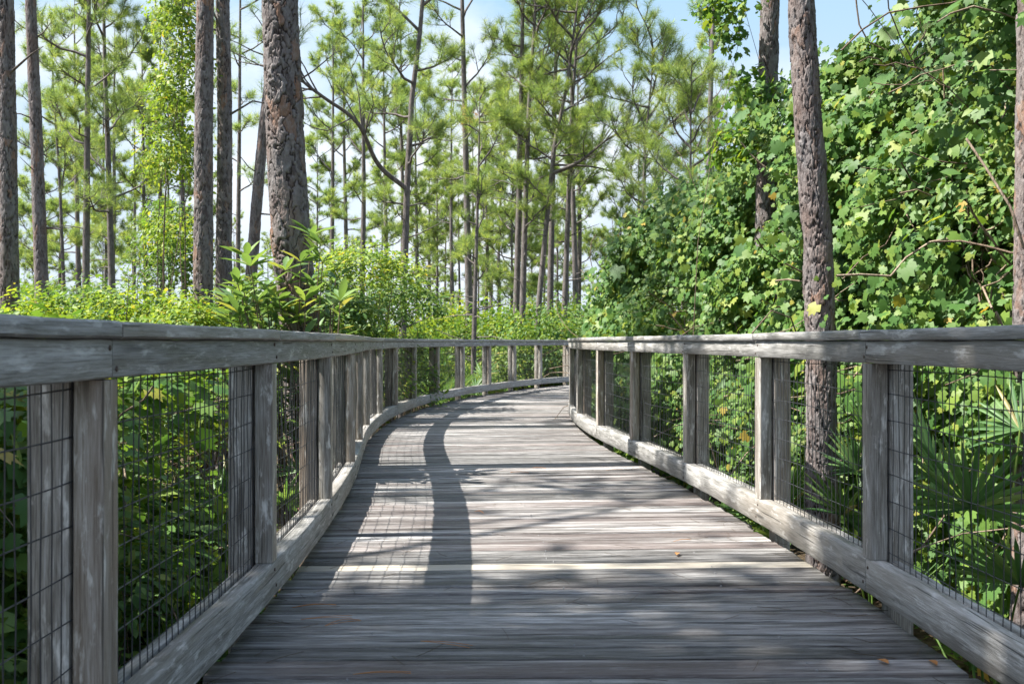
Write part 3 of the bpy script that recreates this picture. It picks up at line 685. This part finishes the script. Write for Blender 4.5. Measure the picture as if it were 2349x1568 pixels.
def vine_bank(name, label, u0, u1, n, size, seed, extra=.0, back=.0, topadd=0., mat='grape', dark_hole=None):
    rg = np.random.default_rng(seed); per = 10; nc = n//per
    u = rg.uniform(u0, u1, nc); h = rg.random(nc)**.9
    b, nn = wallpt(u, h); top = b[:, 2]+topadd; z = GZ+.1+(top-GZ)*h
    # bulges: large lobes and small sprays
    bulge = .34*np.sin(h*top*3.6+u*17)+.24*np.sin(u*31+h*5)+.28*np.sin(u*58-h*9+1.7)+.22*np.sin(h*13+u*22)+rg.normal(0, .16, nc)
    lean = .19*np.maximum(z-.4, 0)+.55*smooth01((h-.72)/.28)**2*1.3
    under = .45*smooth01((.25-z)/.9)
    off = back+lean+under-bulge*.75
    P = np.column_stack([b[:, :2]-nn*off[:, None], z])
    gap = np.sin(P[:, 1]*2.3+P[:, 2]*1.1+seed)+np.sin(P[:, 2]*3.3-P[:, 1]*1.2+1)+.7*np.sin(P[:, 1]*5.1+P[:, 2]*4.4)
    keep = (gap > -1.25) | (rg.random(nc) < .12)
    if back > 0: keep[:] = True
    if dark_hole is not None:
        for (hx, hy, hr) in dark_hole:
            px = CX+P[:, 0]/P[:, 1]*F; py = CY-(P[:, 2]-HC)/P[:, 1]*F
            keep &= ~(((px-hx)/hr[0])**2+((py-hy)/hr[1])**2 < rg.uniform(.4, 1.2, nc))
    inn = np.where(rg.random(nc) < .22, .45, 0.); P[:, :2] -= nn*inn[:, None]; P = P[keep]; nn = nn[keep]; h = h[keep]
    idx = np.repeat(np.arange(len(P)), per)
    Q = P[idx]+rg.normal(0, .105, (len(idx), 3)); O = np.column_stack([nn+np.array([.15, -.75]), .12+.6*smooth01((h-.75)/.25)])[idx]; O /= np.linalg.norm(O, axis=1)[:, None]
    iy = np.clip(np.searchsorted(cl[:, 1], Q[:, 1]), 0, len(cl)-1); k = (Q[:, 2] > GZ+.05) & (Q[:, 0] > cl[iy, 0]+1.36); Q, O = Q[k], O[k]
    # keep clear of the railing
    um = (u0+u1)/2; bb, _ = wallpt(np.array([um]), np.array([0.])); e = thing(name, label, 'vines', (bb[0, 0]+.4, bb[0, 1], GZ))
    mb = MB(); oth = (np.sin(Q[:, 1]*1.9+Q[:, 2]*1.3)+np.sin(Q[:, 2]*3.1-Q[:, 1]*.8)+rg.normal(0, .5, len(Q))) > 1.25     # another, narrow-leaved plant grows through in patches
    leaves(mb, GRAPE, Q[~oth], O[~oth], rg, size, .38, .55, .8, .40); mb.build('foliage', M[mat], e)
    mb = MB(); leaves(mb, OVATE, Q[oth], O[oth], rg, size*1.15, .5, .7, .2, .3); tag(mb.build('mixed_foliage', M['shrub'], e), 'narrow brighter leaves of another plant')
    # hanging and tangled stems
    mb = MB(); md = MB()
    for q in range(int(110*(u1-u0)/.25)):
        uu = rg.uniform(u0, u1, 1); bb, n1 = wallpt(uu, uu); tz = rg.uniform(.1, .74)*min(bb[0, 2], 4.6); o_ = rg.uniform(.0, .5)+.19*max(tz-.4, 0)
        p = np.array([bb[0, 0]-n1[0, 0]*o_, bb[0, 1]-n1[0, 1]*o_, tz]); ln = rg.uniform(.5, 1.8); m_ = 7; PP = [p]; d = np.array([rg.normal(0, .5), rg.normal(0, .5), -1.]) if rg.random() < .65 else rg.normal(0, 1, 3)
        for _ in range(m_): d = d/np.linalg.norm(d)+rg.normal(0, .3, 3); PP.append(PP[-1]+d/np.linalg.norm(d)*ln/m_)
        PP = np.array(PP)
        if PP[:, 2].min() > GZ: tube(md if rg.random() < .5 else mb, PP, rg.uniform(.003, .008), 4)
    for q in range(int(4*(u1-u0)/.25)):                     # the shrubs' own stems inside
        uu = rg.uniform(u0, u1, 1); bb, n1 = wallpt(uu, uu); o_ = rg.uniform(.5, 1.3); p0 = np.array([bb[0, 0]-n1[0, 0]*o_, bb[0, 1]-n1[0, 1]*o_, GZ])
        tz = min(bb[0, 2], 4.2)*rg.uniform(.5, .8); p1 = p0+np.array([rg.normal(0, .5)+.4, rg.normal(0, .6), tz-GZ]); pm = (p0+p1)/2+rg.normal(0, .25, 3)
        t = np.linspace(0, 1, 9)[:, None]; tube(mb, (1-t)**2*p0+2*t*(1-t)*pm+t*t*p1, .03*(1-.7*t[:, 0]), 6)
    mb.build('stem', M['twig'], e, smooth=True)
    if md.n: tag(md.build('dead_stem', M['deadtwig'], e, smooth=True), 'dry brown dead vine stems')
    return e
HOLES = [(2110, 110, (130, 80)), (2290, 600, (70, 130)), (2180, 240, (70, 40)), (2330, 760, (60, 50)), (2080, 560, (60, 50)), (1760, 520, (40, 70)), (2010, 660, (50, 40)), (1560, 440, (70, 35)), (1660, 600, (50, 40))]
vine_bank('vine_thicket', 'low leafy end of the vine bank where the railing bends away', 0.0, .24, 38000, .055, 401)
vine_bank('vine_thicket', 'sunny vine bank around the trunk half swallowed by vines', .24, .56, 74000, .050, 402, dark_hole=HOLES)
vine_bank('vine_thicket', 'tall wall of grape leaves right of the sunlit trunk, reaching out of the view', .52, .97, 90000, .050, 403, dark_hole=HOLES)
vine_bank('vine_covered_tree', 'shaded leafy tree smothered in vines, behind the tall wall of grape leaves', .46, 1.0, 42000, .065, 404, back=.95, topadd=1.8)

# ------------------------------------------------------------------ left: vine-draped tree, shrubs, sapling
def from_img(x, y, d, rx, ry, rz): return (tuple(img(x, y, d)), (rx, ry, rz))
b = img(420, 700, 13); b[2] = GZ
bush('vine_draped_tree', 'tall curtain of small bright vine leaves hanging left of the paired pine trunks', 'vines', tuple(b),
     [from_img(402, 60, 13, .26, .3, .55), from_img(405, 250, 13, .30, .3, .65), from_img(398, 400, 13, .30, .3, .5), from_img(385, 330, 13.2, .35, .3, .35), from_img(420, 150, 13, .22, .3, .6), from_img(400, 560, 13.5, .35, .35, .4), from_img(385, -60, 13, .3, .3, .6)], 7000, .055, 'yellow', OVATE, 501, clump=.11, nst=9, up=.5)
bush('climbing_vine', 'ragged vine leaves hanging round the trunk half swallowed by vines, against the sky', 'vines', tuple(np.append(img(1760, 700, 10.0)[:2], GZ)),
     [from_img(1712, 250, 10.0, .12, .2, .36), from_img(1665, 110, 10.0, .09, .15, .26), from_img(1700, 30, 10.0, .12, .2, .18), from_img(1765, 330, 9.9, .24, .2, .32), from_img(1640, 20, 10.1, .14, .2, .10), from_img(1700, 350, 10.3, .28, .3, .25), from_img(1790, 230, 10.0, .10, .14, .2)],
     1500, .055, 'grape', GRAPE, 503, clump=.085, nst=7, up=.4, st_r=.007, per=8)
b = img(385, 700, 15); b[2] = GZ
bush('shrub', 'airy tall shrub under the curtain of vine leaves, left of the paired trunks', 'shrub', tuple(b), [from_img(395, 530, 15, .45, .4, .45), from_img(370, 590, 15, .4, .4, .35), from_img(425, 600, 15, .4, .4, .4), from_img(400, 650, 15, .6, .5, .4)], 4200, .055, 'shrub', OVATE, 504, clump=.13, nst=10)
defs = [  # x, y(top), depth, half width px, label
    (60, 660, 10.5, 150, 'yellow-green shrub at the left edge, just above the left handrail', 'yellow'),
    (180, 640, 12.5, 120, 'darker green shrub below the second trunk, left of the handrail', 'shrub'),
    (310, 650, 11.5, 150, 'bright yellow-green shrub under the open left stand of pines', 'yellow'),
    (425, 668, 11.0, 90, 'small-leaved yellow shrub at the foot of the paired trunks', 'yellow'),
    (545, 640, 14.5, 90, 'shrub behind the big-leaved sapling, at the paired trunks', 'shrub'),
    (825, 545, 15.0, 110, 'tall round-topped vine-covered shrub right of the thickest trunk', 'yellow'),
    (905, 620, 16.5, 90, 'vine-covered shrub around the foot of the slender dark pine', 'shrub'),
    (765, 645, 13.0, 80, 'low leafy shrub between the sapling and the round-topped shrub', 'shrub')]
for q, (x, y, d, hw, lab, mat) in enumerate(defs):
    c = img(x, y, d); h = c[2]-GZ; w = hw/F*d
    r2 = np.random.default_rng(900+q); top = h-.05
    lob = [((c[0], d, GZ+top-.42), (w*.75, w*.7, .42)), ((c[0]-w*.75, d-.1, GZ+top-.62), (w*.6, w*.6, .42)), ((c[0]+w*.75, d+.1, GZ+top-.66), (w*.6, w*.6, .42)), ((c[0]-w*.2, d-.5, GZ+top-.75), (w*.8, w*.5, .42)), ((c[0]+w*.3, d+.4, GZ+top-.45), (w*.7, w*.5, .4)),
           ((c[0], d-.2, GZ+h*.33), (w*1.2, w*.9, h*.36))]
    bush('shrub', lab, 'shrub', (c[0], d, GZ), lob, 6500, .064, mat, OVATE, 510+q, clump=.085, nst=14, up=.8, rand=.5)

# out of view on the left: the broadleaf tree whose crown shades the near planks
bush('broadleaf_tree', 'leafy tree standing left of the viewer, shading the near planks', 'tree', (-8.2, 1.8, GZ), SHADE, 17500, .15, 'shrub', OVATE, 505, clump=.30, nst=24, st_r=.09)

pine('unseen sparse pine added left of the viewer to streak the middle planks with shade', (-8.2, 6.0, GZ), 15, .14, 9.5, 302, nb=16, bl=2.0, w=.006, k=20, ln=.25, dens=.55)  # out of view, added for the shade streaks its thin crown throws
# big-leaved sapling over the left handrail
rg = np.random.default_rng(55); sap = img(690, 700, 7.7); base = np.array([sap[0]+.05, 7.7, GZ])
e = thing('sapling', 'big-leaved pale green sapling leaning over the left handrail in front of the thickest trunk', 'sapling', tuple(base))
mbs, mbl = MB(), MB()
tips = [(716, 540), (740, 600), (690, 600), (655, 620), (575, 610), (545, 650), (610, 660), (760, 660), (720, 660), (640, 690), (570, 700), (700, 720), (770, 640), (525, 700), (600, 720), (745, 710), (660, 650), (560, 670), (630, 720), (680, 720), (590, 690), (715, 640), (550, 720), (780, 690), (735, 560), (565, 590), (540, 690), (580, 650), (650, 710), (700, 690), (760, 700), (620, 690), (530, 735), (590, 740), (660, 740), (730, 740)]
LONG = (np.array([.78, 1, 1])*np.array([(0, 0, 0), (-.13, .25, .03), (.13, .25, .03), (-.165, .55, .02), (.165, .55, .02), (-.10, .82, -.03), (.10, .82, -.03), (0, 1, -.10), (0, .25, -.01), (0, .55, -.03), (0, .82, -.06)], float),
        np.array([(0, 8, 1), (0, 2, 8), (1, 8, 9), (1, 9, 3), (8, 2, 4), (8, 4, 9), (3, 9, 10), (3, 10, 5), (9, 4, 6), (9, 6, 10), (5, 10, 7), (10, 6, 7)]))
for x, y in tips:
    tp = img(x, y, 7.7+rg.uniform(-.35, .35)); t = np.linspace(0, 1, 8)[:, None]; mid = base*.45+tp*.55+np.array([rg.normal(0, .05), 0, -.15])
    P = (1-t)**2*base+2*t*(1-t)*mid+t*t*tp; tube(mbs, P, .014*(1-.75*t[:, 0]), 6)
    d = P[-1]-P[-2]; d /= np.linalg.norm(d)
    m = 19; f = rg.uniform(.5, 1, m); f[:6] = 1; pp = np.stack([np.interp(f, t[:, 0], P[:, q]) for q in range(3)], -1)
    a = rg.uniform(0, 6.28, m); sd = np.stack([np.cos(a), np.sin(a), np.zeros(m)], -1)
    tipd = d*(.7+.9*(f[:, None] >= 1))+sd*.75; nrm = UP-.5*sd+rg.normal(0, .2, (m, 3))
    scatter(mbl, LONG, pp, orient(nrm, tipd), rg.uniform(.13, .25, m))
mbs.build('stem', M['twig'], e, smooth=True); mbl.build('foliage', M['magnolia'], e)

# hedge right behind the left railing, seen through the mesh
for q, (cx, cy, top, w, lab) in enumerate([(-2.3, 2.2, 1.02, .8, 'near vine tangle behind the first left mesh panel, leaves touching the handrail'),
                                           (-2.6, 4.0, 1.0, .9, 'vine tangle behind the left railing, nearest the pale first posts'),
                                           (-3.2, 5.9, .95, 1.0, 'shaded shrub behind the left railing, under the big-leaved sapling'),
                                           (-3.4, 8.4, 1.1, 1.0, 'shrub behind the left railing, at the foot of the thickest trunk'),
                                           (-4.6, 3.2, 1.1, 1.2, 'shrub deeper in the shade behind the near left vines'),
                                           (-4.9, 6.6, 1.2, 1.2, 'shrub deeper in the thicket behind the sapling')]):
    lob = [((cx, cy, .35), (w, w, top-.35)), ((cx-.5, cy+.5, .15), (w*.8, w*.8, .6)), ((cx+.2, cy-.5, .05), (w*.7, w*.7, .6)), ((cx-.2, cy+.3, -.3), (w*.9, w*.9, .4))]
    bush('vine_tangle', lab, 'vines', (cx, cy, GZ), lob, 3600, .068, 'grape' if q in (0, 1, 4) else 'shrub', GRAPE if q in (0, 1, 4) else OVATE, 540+q, clump=.13, nst=34, st_r=.010, droop=.8)

for q, (cx, cy, top, w, lab) in enumerate([(-1.85, 2.9, .25, .5, 'low leafy plants right behind the first left mesh panel'), (-1.95, 4.4, .35, .55, 'low leafy plants behind the second left mesh panel'), (-2.2, 5.6, .3, .6, 'low dark plants behind the third left mesh panel'), (-1.75, 1.7, .4, .45, 'low leafy plants at the left edge of the view, behind the mesh')]):
    lob = [((cx, cy, (top+GZ)/2), (w, w*1.3, (top-GZ)/2)), ((cx-.3, cy+.4, -.5), (w, w, .5))]
    bush('undergrowth', lab, 'plants', (cx, cy, GZ), lob, 3600, .062, 'shrub', OVATE if q % 2 else GRAPE, 570+q, clump=.10, nst=40, st_r=.006, droop=.9)
bush('vine_canopy', 'sheet of bright vine leaves roofing the gloom behind the left mesh, just below the handrail', 'vines', (-2.6, 4.2, GZ),
     [((-2.3+.0*q-.06*q, 1.8+1.05*q, .72+.08*math.sin(q*2.1)), (.75, .75, .20)) for q in range(6)]+[((-3.5, 2.2+1.2*q, .80), (.9, .8, .22)) for q in range(5)]+[((-4.6, 3.0+1.5*q, .85), (1.0, .9, .25)) for q in range(4)], 15000, .066, 'grape', GRAPE, 580, clump=.12, nst=30, st_r=.008, droop=.7)
# dry stems hanging in the gloom behind the left mesh
rg = np.random.default_rng(57); e = thing('dead_branches', 'tangle of thin dry stems and a dark crooked stem behind the left mesh', 'branches', (-2.4, 4.0, GZ)); mb = MB()
for q in range(130):
    p = np.array([rg.uniform(-3.4, -1.5), rg.uniform(1.8, 7.5), rg.uniform(GZ, .6)]); d = rg.normal(0, 1, 3)*np.array([.6, .6, 1]); PP = [p]; ln = rg.uniform(.4, 1.3)
    for _ in range(6): d = d/np.linalg.norm(d)+rg.normal(0, .25, 3); PP.append(PP[-1]+d/np.linalg.norm(d)*ln/6)
    PP = np.array(PP); PP[:, 0] = np.minimum(PP[:, 0], -1.35-.05*np.maximum(PP[:, 1]-5, 0)); PP[:, 2] = np.clip(PP[:, 2], GZ, .95); tube(mb, PP, rg.uniform(.002, .006), 4)
mb.build('twigs', M['deadtwig'], e, smooth=True)
# ------------------------------------------------------------------ palmettos, ferns
def palmetto(name, label, base, seed, nf=9, fan_r=.5, hmax=1.1, aim=None, group=None):
    rg = np.random.default_rng(seed); e = thing(name, label, 'palmetto', tuple(base), group); mf, ms = MB(), MB(); base = np.array(base)
    for q in range(nf):
        a = rg.uniform(0, 6.28); sp = rg.uniform(.15, .75); h = hmax*rg.uniform(.65, 1.05)*(1-.45*sp)
        hub = base+np.array([math.cos(a)*sp*hmax, math.sin(a)*sp*hmax, h])
        if aim and q < len(aim): hub = np.array(aim[q]); v = hub-base; a = math.atan2(v[1], v[0])
        t = np.linspace(0, 1, 7)[:, None]; mid = (base+hub)/2+np.array([0, 0, .12]); P = (1-t)**2*base+2*t*(1-t)*mid+t*t*hub
        tube(ms, P, .007*(1-.4*t[:, 0]), 5)
        ax = P[-1]-P[-2]; ax /= np.linalg.norm(ax); ax = ax*.8+UP*.35+np.array([math.cos(a), math.sin(a), 0])*.3; ax /= np.linalg.norm(ax)
        side = np.cross(ax, UP); side /= np.linalg.norm(side)+1e-9; nrm = np.cross(side, ax); 
        rot = rg.normal(0, .35); side, nrm = side*math.cos(rot)+nrm*math.sin(rot), nrm*math.cos(rot)-side*math.sin(rot)
        m = 23; R = fan_r*rg.uniform(.8, 1.1)
        for w_ in range(m):
            g_ = -1.95+3.9*w_/(m-1)+rg.normal(0, .02); d = ax*math.cos(g_)+side*math.sin(g_)+nrm*.06*rg.normal(); d /= np.linalg.norm(d)
            l = R*(.72+.28*math.cos(g_*.6))*rg.uniform(.92, 1.06); s2 = np.cross(d, nrm); s2 /= np.linalg.norm(s2); wv = .017*R/.5
            dr = -UP*.05*l*abs(rg.normal(1, .4))
            c0, c1, c2, c3 = hub, hub+d*l*.42-nrm*.012, hub+d*l*.75+dr*.4-nrm*.006, hub+d*l+dr
            V = [c0-s2*.003, c0+s2*.003, c1-s2*wv+nrm*.014, c1, c1+s2*wv+nrm*.014, c2-s2*wv*.7+nrm*.008, c2, c2+s2*wv*.7+nrm*.008, c3]
            mf.add(V, [np.array([(0, 3, 2), (0, 1, 3), (1, 4, 3), (5, 6, 8), (6, 7, 8)]), np.array([(2, 3, 6, 5), (3, 4, 7, 6)])])
    mf.build('fronds', M['frond'], e); ms.build('stem', M['shrub'], e)
    return e
def pz(x, y, d): return tuple(img(x, y, d))
palmetto('palmetto', 'large saw palmetto filling the mesh panel right of the nearest right post', (2.15, 4.5, GZ), 601, 5, .38, 1.0, aim=[pz(2225, 1165, 4.0), pz(2340, 985, 4.6), pz(2340, 1340, 3.8), pz(2150, 1090, 4.5)])
palmetto('palmetto', 'saw palmetto at the foot of the sunlit right-hand trunk', (2.25, 6.2, GZ), 602, 5, .38, .85, aim=[pz(1965, 1080, 6.0), pz(1935, 1180, 5.8), pz(1990, 1000, 6.2)])
palmetto('palmetto', 'small saw palmetto left of the sunlit right-hand trunk', (1.98, 7.4, GZ), 603, 5, .36, .8, aim=[pz(1815, 1120, 7.2), pz(1800, 1170, 7.0)])
palmetto('palmetto', 'saw palmetto low in the corner behind the right kick board', (2.5, 3.6, GZ), 604, 5, .32, .5)
palmetto('palmetto', 'saw palmetto in deep shade behind the second left mesh panel', (-2.1, 6.6, GZ), 605, 11, .42, 1.0, aim=[pz(690, 1080, 7.4), pz(655, 1150, 6.6), pz(700, 1010, 8.2)])
palmetto('palmetto', 'saw palmetto behind the left railing beside dry fronds', (-2.3, 4.7, GZ), 606, 9, .45, .9)
for q, (x, d) in enumerate([(1010, 22), (1130, 25.5), (1165, 26.5), (1225, 27), (985, 19.8), (1085, 24), (1275, 28)]):
    X_ = (x-CX)/F*d
    palmetto('palmetto', ['pale palmetto clump seen through the far mesh, left of the twin trunks', 'palmetto seen through the bend of the railing', 'palmetto left of the twin trunks behind the far mesh', 'tall palmetto right of the twin trunks behind the far mesh', 'palmetto just behind the curving left railing', 'palmetto in the middle of the far mesh panels', 'last palmetto on the right behind the far mesh'][q], (X_, d, GZ), 620+q, 9, .6, 1.2)

def fern(label, base, seed, nf=11, L_=.5):
    rg = np.random.default_rng(seed); e = thing('fern', label, 'fern', tuple(base)); mf, ms = MB(), MB(); base = np.array(base)
    for q in range(nf):
        a = rg.uniform(0, 6.28); l = L_*rg.uniform(.7, 1.15); t = np.linspace(0, 1, 26)
        out = l*(.15*t+.65*t**1.6); z = l*(1.15*t-.55*t**2.4)
        P = base+np.column_stack([math.cos(a)*out, math.sin(a)*out, z]); tube(ms, P, .0025, 4)
        T = np.gradient(P, axis=0); T /= np.linalg.norm(T, axis=1)[:, None]
        sd = np.cross(T, UP); sd /= np.linalg.norm(sd, axis=1)[:, None]; nr = np.cross(sd, T)
        for s_ in (-1, 1):
            k = np.arange(3, 26); pl = l*.22*np.sin(np.pi*np.clip((t[k]-.08)/.97, 0, 1))**.8+.006
            tip = sd[k]*s_+T[k]*.35-UP*.15
            scatter(mf, (OVATE[0]*np.array([.50, 1, 1]), OVATE[1]), P[k], orient(nr[k]+rg.normal(0, .08, (len(k), 3)), tip), pl)
    mf.build('fronds', M['fern'], e); ms.build('stem', M['fern'], e)
for q, (x, y, d, lab) in enumerate([(330, 1440, 5.2, 'fern low behind the first left mesh panel, beside the kick board'), (265, 1250, 4.6, 'fern half hidden behind the nearest left post'), (430, 1330, 6.0, 'fern in the middle of the first left mesh panel'), (300, 1560, 4.7, 'lowest fern at the bottom of the left mesh'), (480, 1250, 6.4, 'fern behind the second left post'), (100, 1400, 3.6, 'fern at the left edge behind the nearest post')]):
    p = img(x, y, d); p[2] = GZ; fern(lab, p, 640+q, 16, .85)

# ------------------------------------------------------------------ shrubs beyond the far railing, copied
sh = []
for q in range(4):
    rg2 = np.random.default_rng(700+q)
    lob = [((rg2.normal(0, .5), rg2.normal(0, .5), .6+.5*rg2.random()), (.9*rg2.uniform(.7, 1.2), .9*rg2.uniform(.7, 1.2), .8*rg2.uniform(.7, 1.1))) for _ in range(6)]
    sh.append(bush('shrub', 'x', 'shrub', (0, 0, 0), lob, 3600, .085, 'yellow' if q % 2 else 'shrub', SMALL, 710+q, clump=.16, nst=10))
rg = np.random.default_rng(88); ci = 0
sets = [([(930+ (x*42), 24+rg.uniform(0, 5)+x*.3) for x in range(11)], 1.15, 'leafy shrub close behind the far railing', 'shrubs close behind the far railing'),
        ([(940+x*40, 33+rg.uniform(0, 10)) for x in range(12)], 1.3, 'pale green shrub in the row beyond the far railing', 'second row of shrubs beyond the far railing'),
        ([(-60+x*70, 20+rg.uniform(0, 8)) for x in range(14)], 1.15, 'sunlit shrub in the open stand left of the walk', 'shrubs of the left stand'),
        ([(-200+x*85, 45+rg.uniform(0, 20)) for x in range(24)], 1.45, 'distant low shrub between the far pines', 'distant shrubs')]
for spts, sc, lab, grp in sets:
    for x, d in spts:
        X_ = (x-CX)/F*d
        if grp.startswith('shrubs close') and d < 24+max(0, 0): d = 24.5
        a = sh[ci % 4]; s_ = sc*rg.uniform(.8, 1.2); loc = (X_, d, gh(X_, d)-.1)
        # stay off the walk
        if np.min((cl[:, 0]-loc[0])**2+(cl[:, 1]-loc[1])**2) < (2.6*s_)**2*.8: loc = (loc[0]-.6, loc[1]+1.8*s_, loc[2])
        if ci < 4: a.location = loc; a.rotation_euler = (0, 0, rg.uniform(0, 6)); a.scale = (s_, s_, s_*1.35); a['label'] = lab; a['group'] = grp
        else: dup(a, loc, rg.uniform(0, 6), (s_, s_, s_*1.35), lab, grp)
        ci += 1

# ------------------------------------------------------------------ ground cover and litter
rg = np.random.default_rng(91); mb = MB(); n = 26000
y = 1.0+34*rg.random(n)**1.6; x = rg.uniform(-1, 1, n)*(3+y*.35)
near = np.array([np.min((cl[::6, 0]-a_)**2+(cl[::6, 1]-b_)**2) for a_, b_ in zip(x, y)]); k = near > 1.0; x, y = x[k], y[k]; n = len(x)
P = np.column_stack([x, y, gh(x, y)+.02+.16*rg.random(n)**2]); leaves(mb, SMALL, P, np.tile(UP, (n, 1)), rg, .06, .8, .7, .2)
tag(mb.build('ground_cover', M['shrub']), kind='stuff')
mb = MB(); n = 14000; y = 1.0+24*rg.random(n)**1.5; x = rg.uniform(-1, 1, n)*(2.5+y*.3)
P = np.column_stack([x, y, gh(x, y)+.012+.02*rg.random(n)]); leaves(mb, SMALL, P, np.tile(UP, (n, 1)), rg, .07, .9, .35, 0)
tag(mb.build('leaf_litter', M['litter']), kind='stuff')

# fallen needles on the planks
rg = np.random.default_rng(95)
def fallen(x, y, ang, ln, lab):
    d = F*HC/(y-CY); p = np.array([(x-CX)/F*d, d, .010]); mb = MB()
    for s_ in (-.06, .07):
        a = ang+s_+rg.normal(0, .03); t = np.linspace(0, 1, 7); bend = rg.normal(0, .10)
        q = np.column_stack([p[0]+np.cos(a)*ln*t-np.sin(a)*bend*ln*t*(1-t), p[1]+np.sin(a)*ln*t+np.cos(a)*bend*ln*t*(1-t), .009+.012*np.sin(np.pi*t)*rg.random()])
        tube(mb, q, .0011, 4)
    tag(mb.build('fallen_pine_needle', M['dead_needle']), lab, 'pine needle', 'fallen pine needles on the planks')
for x, y, a, ln, lab in [(965, 1475, -.35, .19, 'pair of reddish pine needles lying in front of the camera, at the centre bottom'), (670, 1398, .25, .17, 'orange pine needles lying near the left kick board in the foreground'), (690, 1425, .18, .19, 'reddish pine needles below the orange ones at the left'), (745, 1440, .55, .14, 'crossed pine needle at the left of the foreground planks'), (810, 1552, .10, .18, 'pale pine needles on the lowest plank at the left'), (1545, 1245, .5, .11, 'short orange needle on the sunny planks right of centre'), (1110, 1180, 2.2, .09, 'tiny needle in the strip of railing shadow'), (1390, 1080, .3, .15, 'light needle on the far sunny planks'), (1170, 1085, -.1, .15, 'needle beside the twig shadow in the middle distance'), (1220, 1075, -.3, .12, 'needle on the sunlit middle planks')]:
    fallen(x, y, a, ln, lab)
mb = MB(); rg = np.random.default_rng(96)
for q in range(420):
    ss = rg.uniform(sL[2], sL[-5]) if q % 3 else rg.uniform(sL[2], sL[6]); sd = rg.choice([-1, 1]); of = sd*(1.19-abs(rg.normal(0, .10)) if q % 3 else rg.uniform(0, 1.1)); p = at(np.array(ss), of); a = rg.uniform(0, 3.14); ln = rg.uniform(.06, .17); t = np.linspace(-.5, .5, 4); b_ = rg.normal(0, .15)
    tube(mb, np.column_stack([p[0]+np.cos(a)*ln*t-np.sin(a)*b_*ln*t*t, p[1]+np.sin(a)*ln*t+np.cos(a)*b_*ln*t*t, np.full(4, .0085)]), .0009, 3)
tag(mb.build('needle_litter', M['litter']), kind='stuff')
def dry_leaf(x, y, a, lab):
    d = F*HC/(y-CY); mb = MB(); V = OVATE[0].copy(); V[:, 2] = .28*np.abs(V[:, 0])*2+.05; c, s_ = math.cos(a), math.sin(a)
    R = np.array([[c, -s_, 0], [s_, c, 0], [0, 0, 1]]); mb.add((V@R.T)*.055+np.array([(x-CX)/F*d, d, .006]), OVATE[1])
    tag(mb.build('fallen_leaf', M['dead_needle']), lab, 'leaf')
dry_leaf(2040, 1528, .4, 'curled red-brown leaf on the near planks at the right')
dry_leaf(2150, 1531, .1, 'flat red-brown leaf close to the right kick board')
dry_leaf(1552, 1276, -.3, 'small orange leaf on the sunny planks above the pale plank')
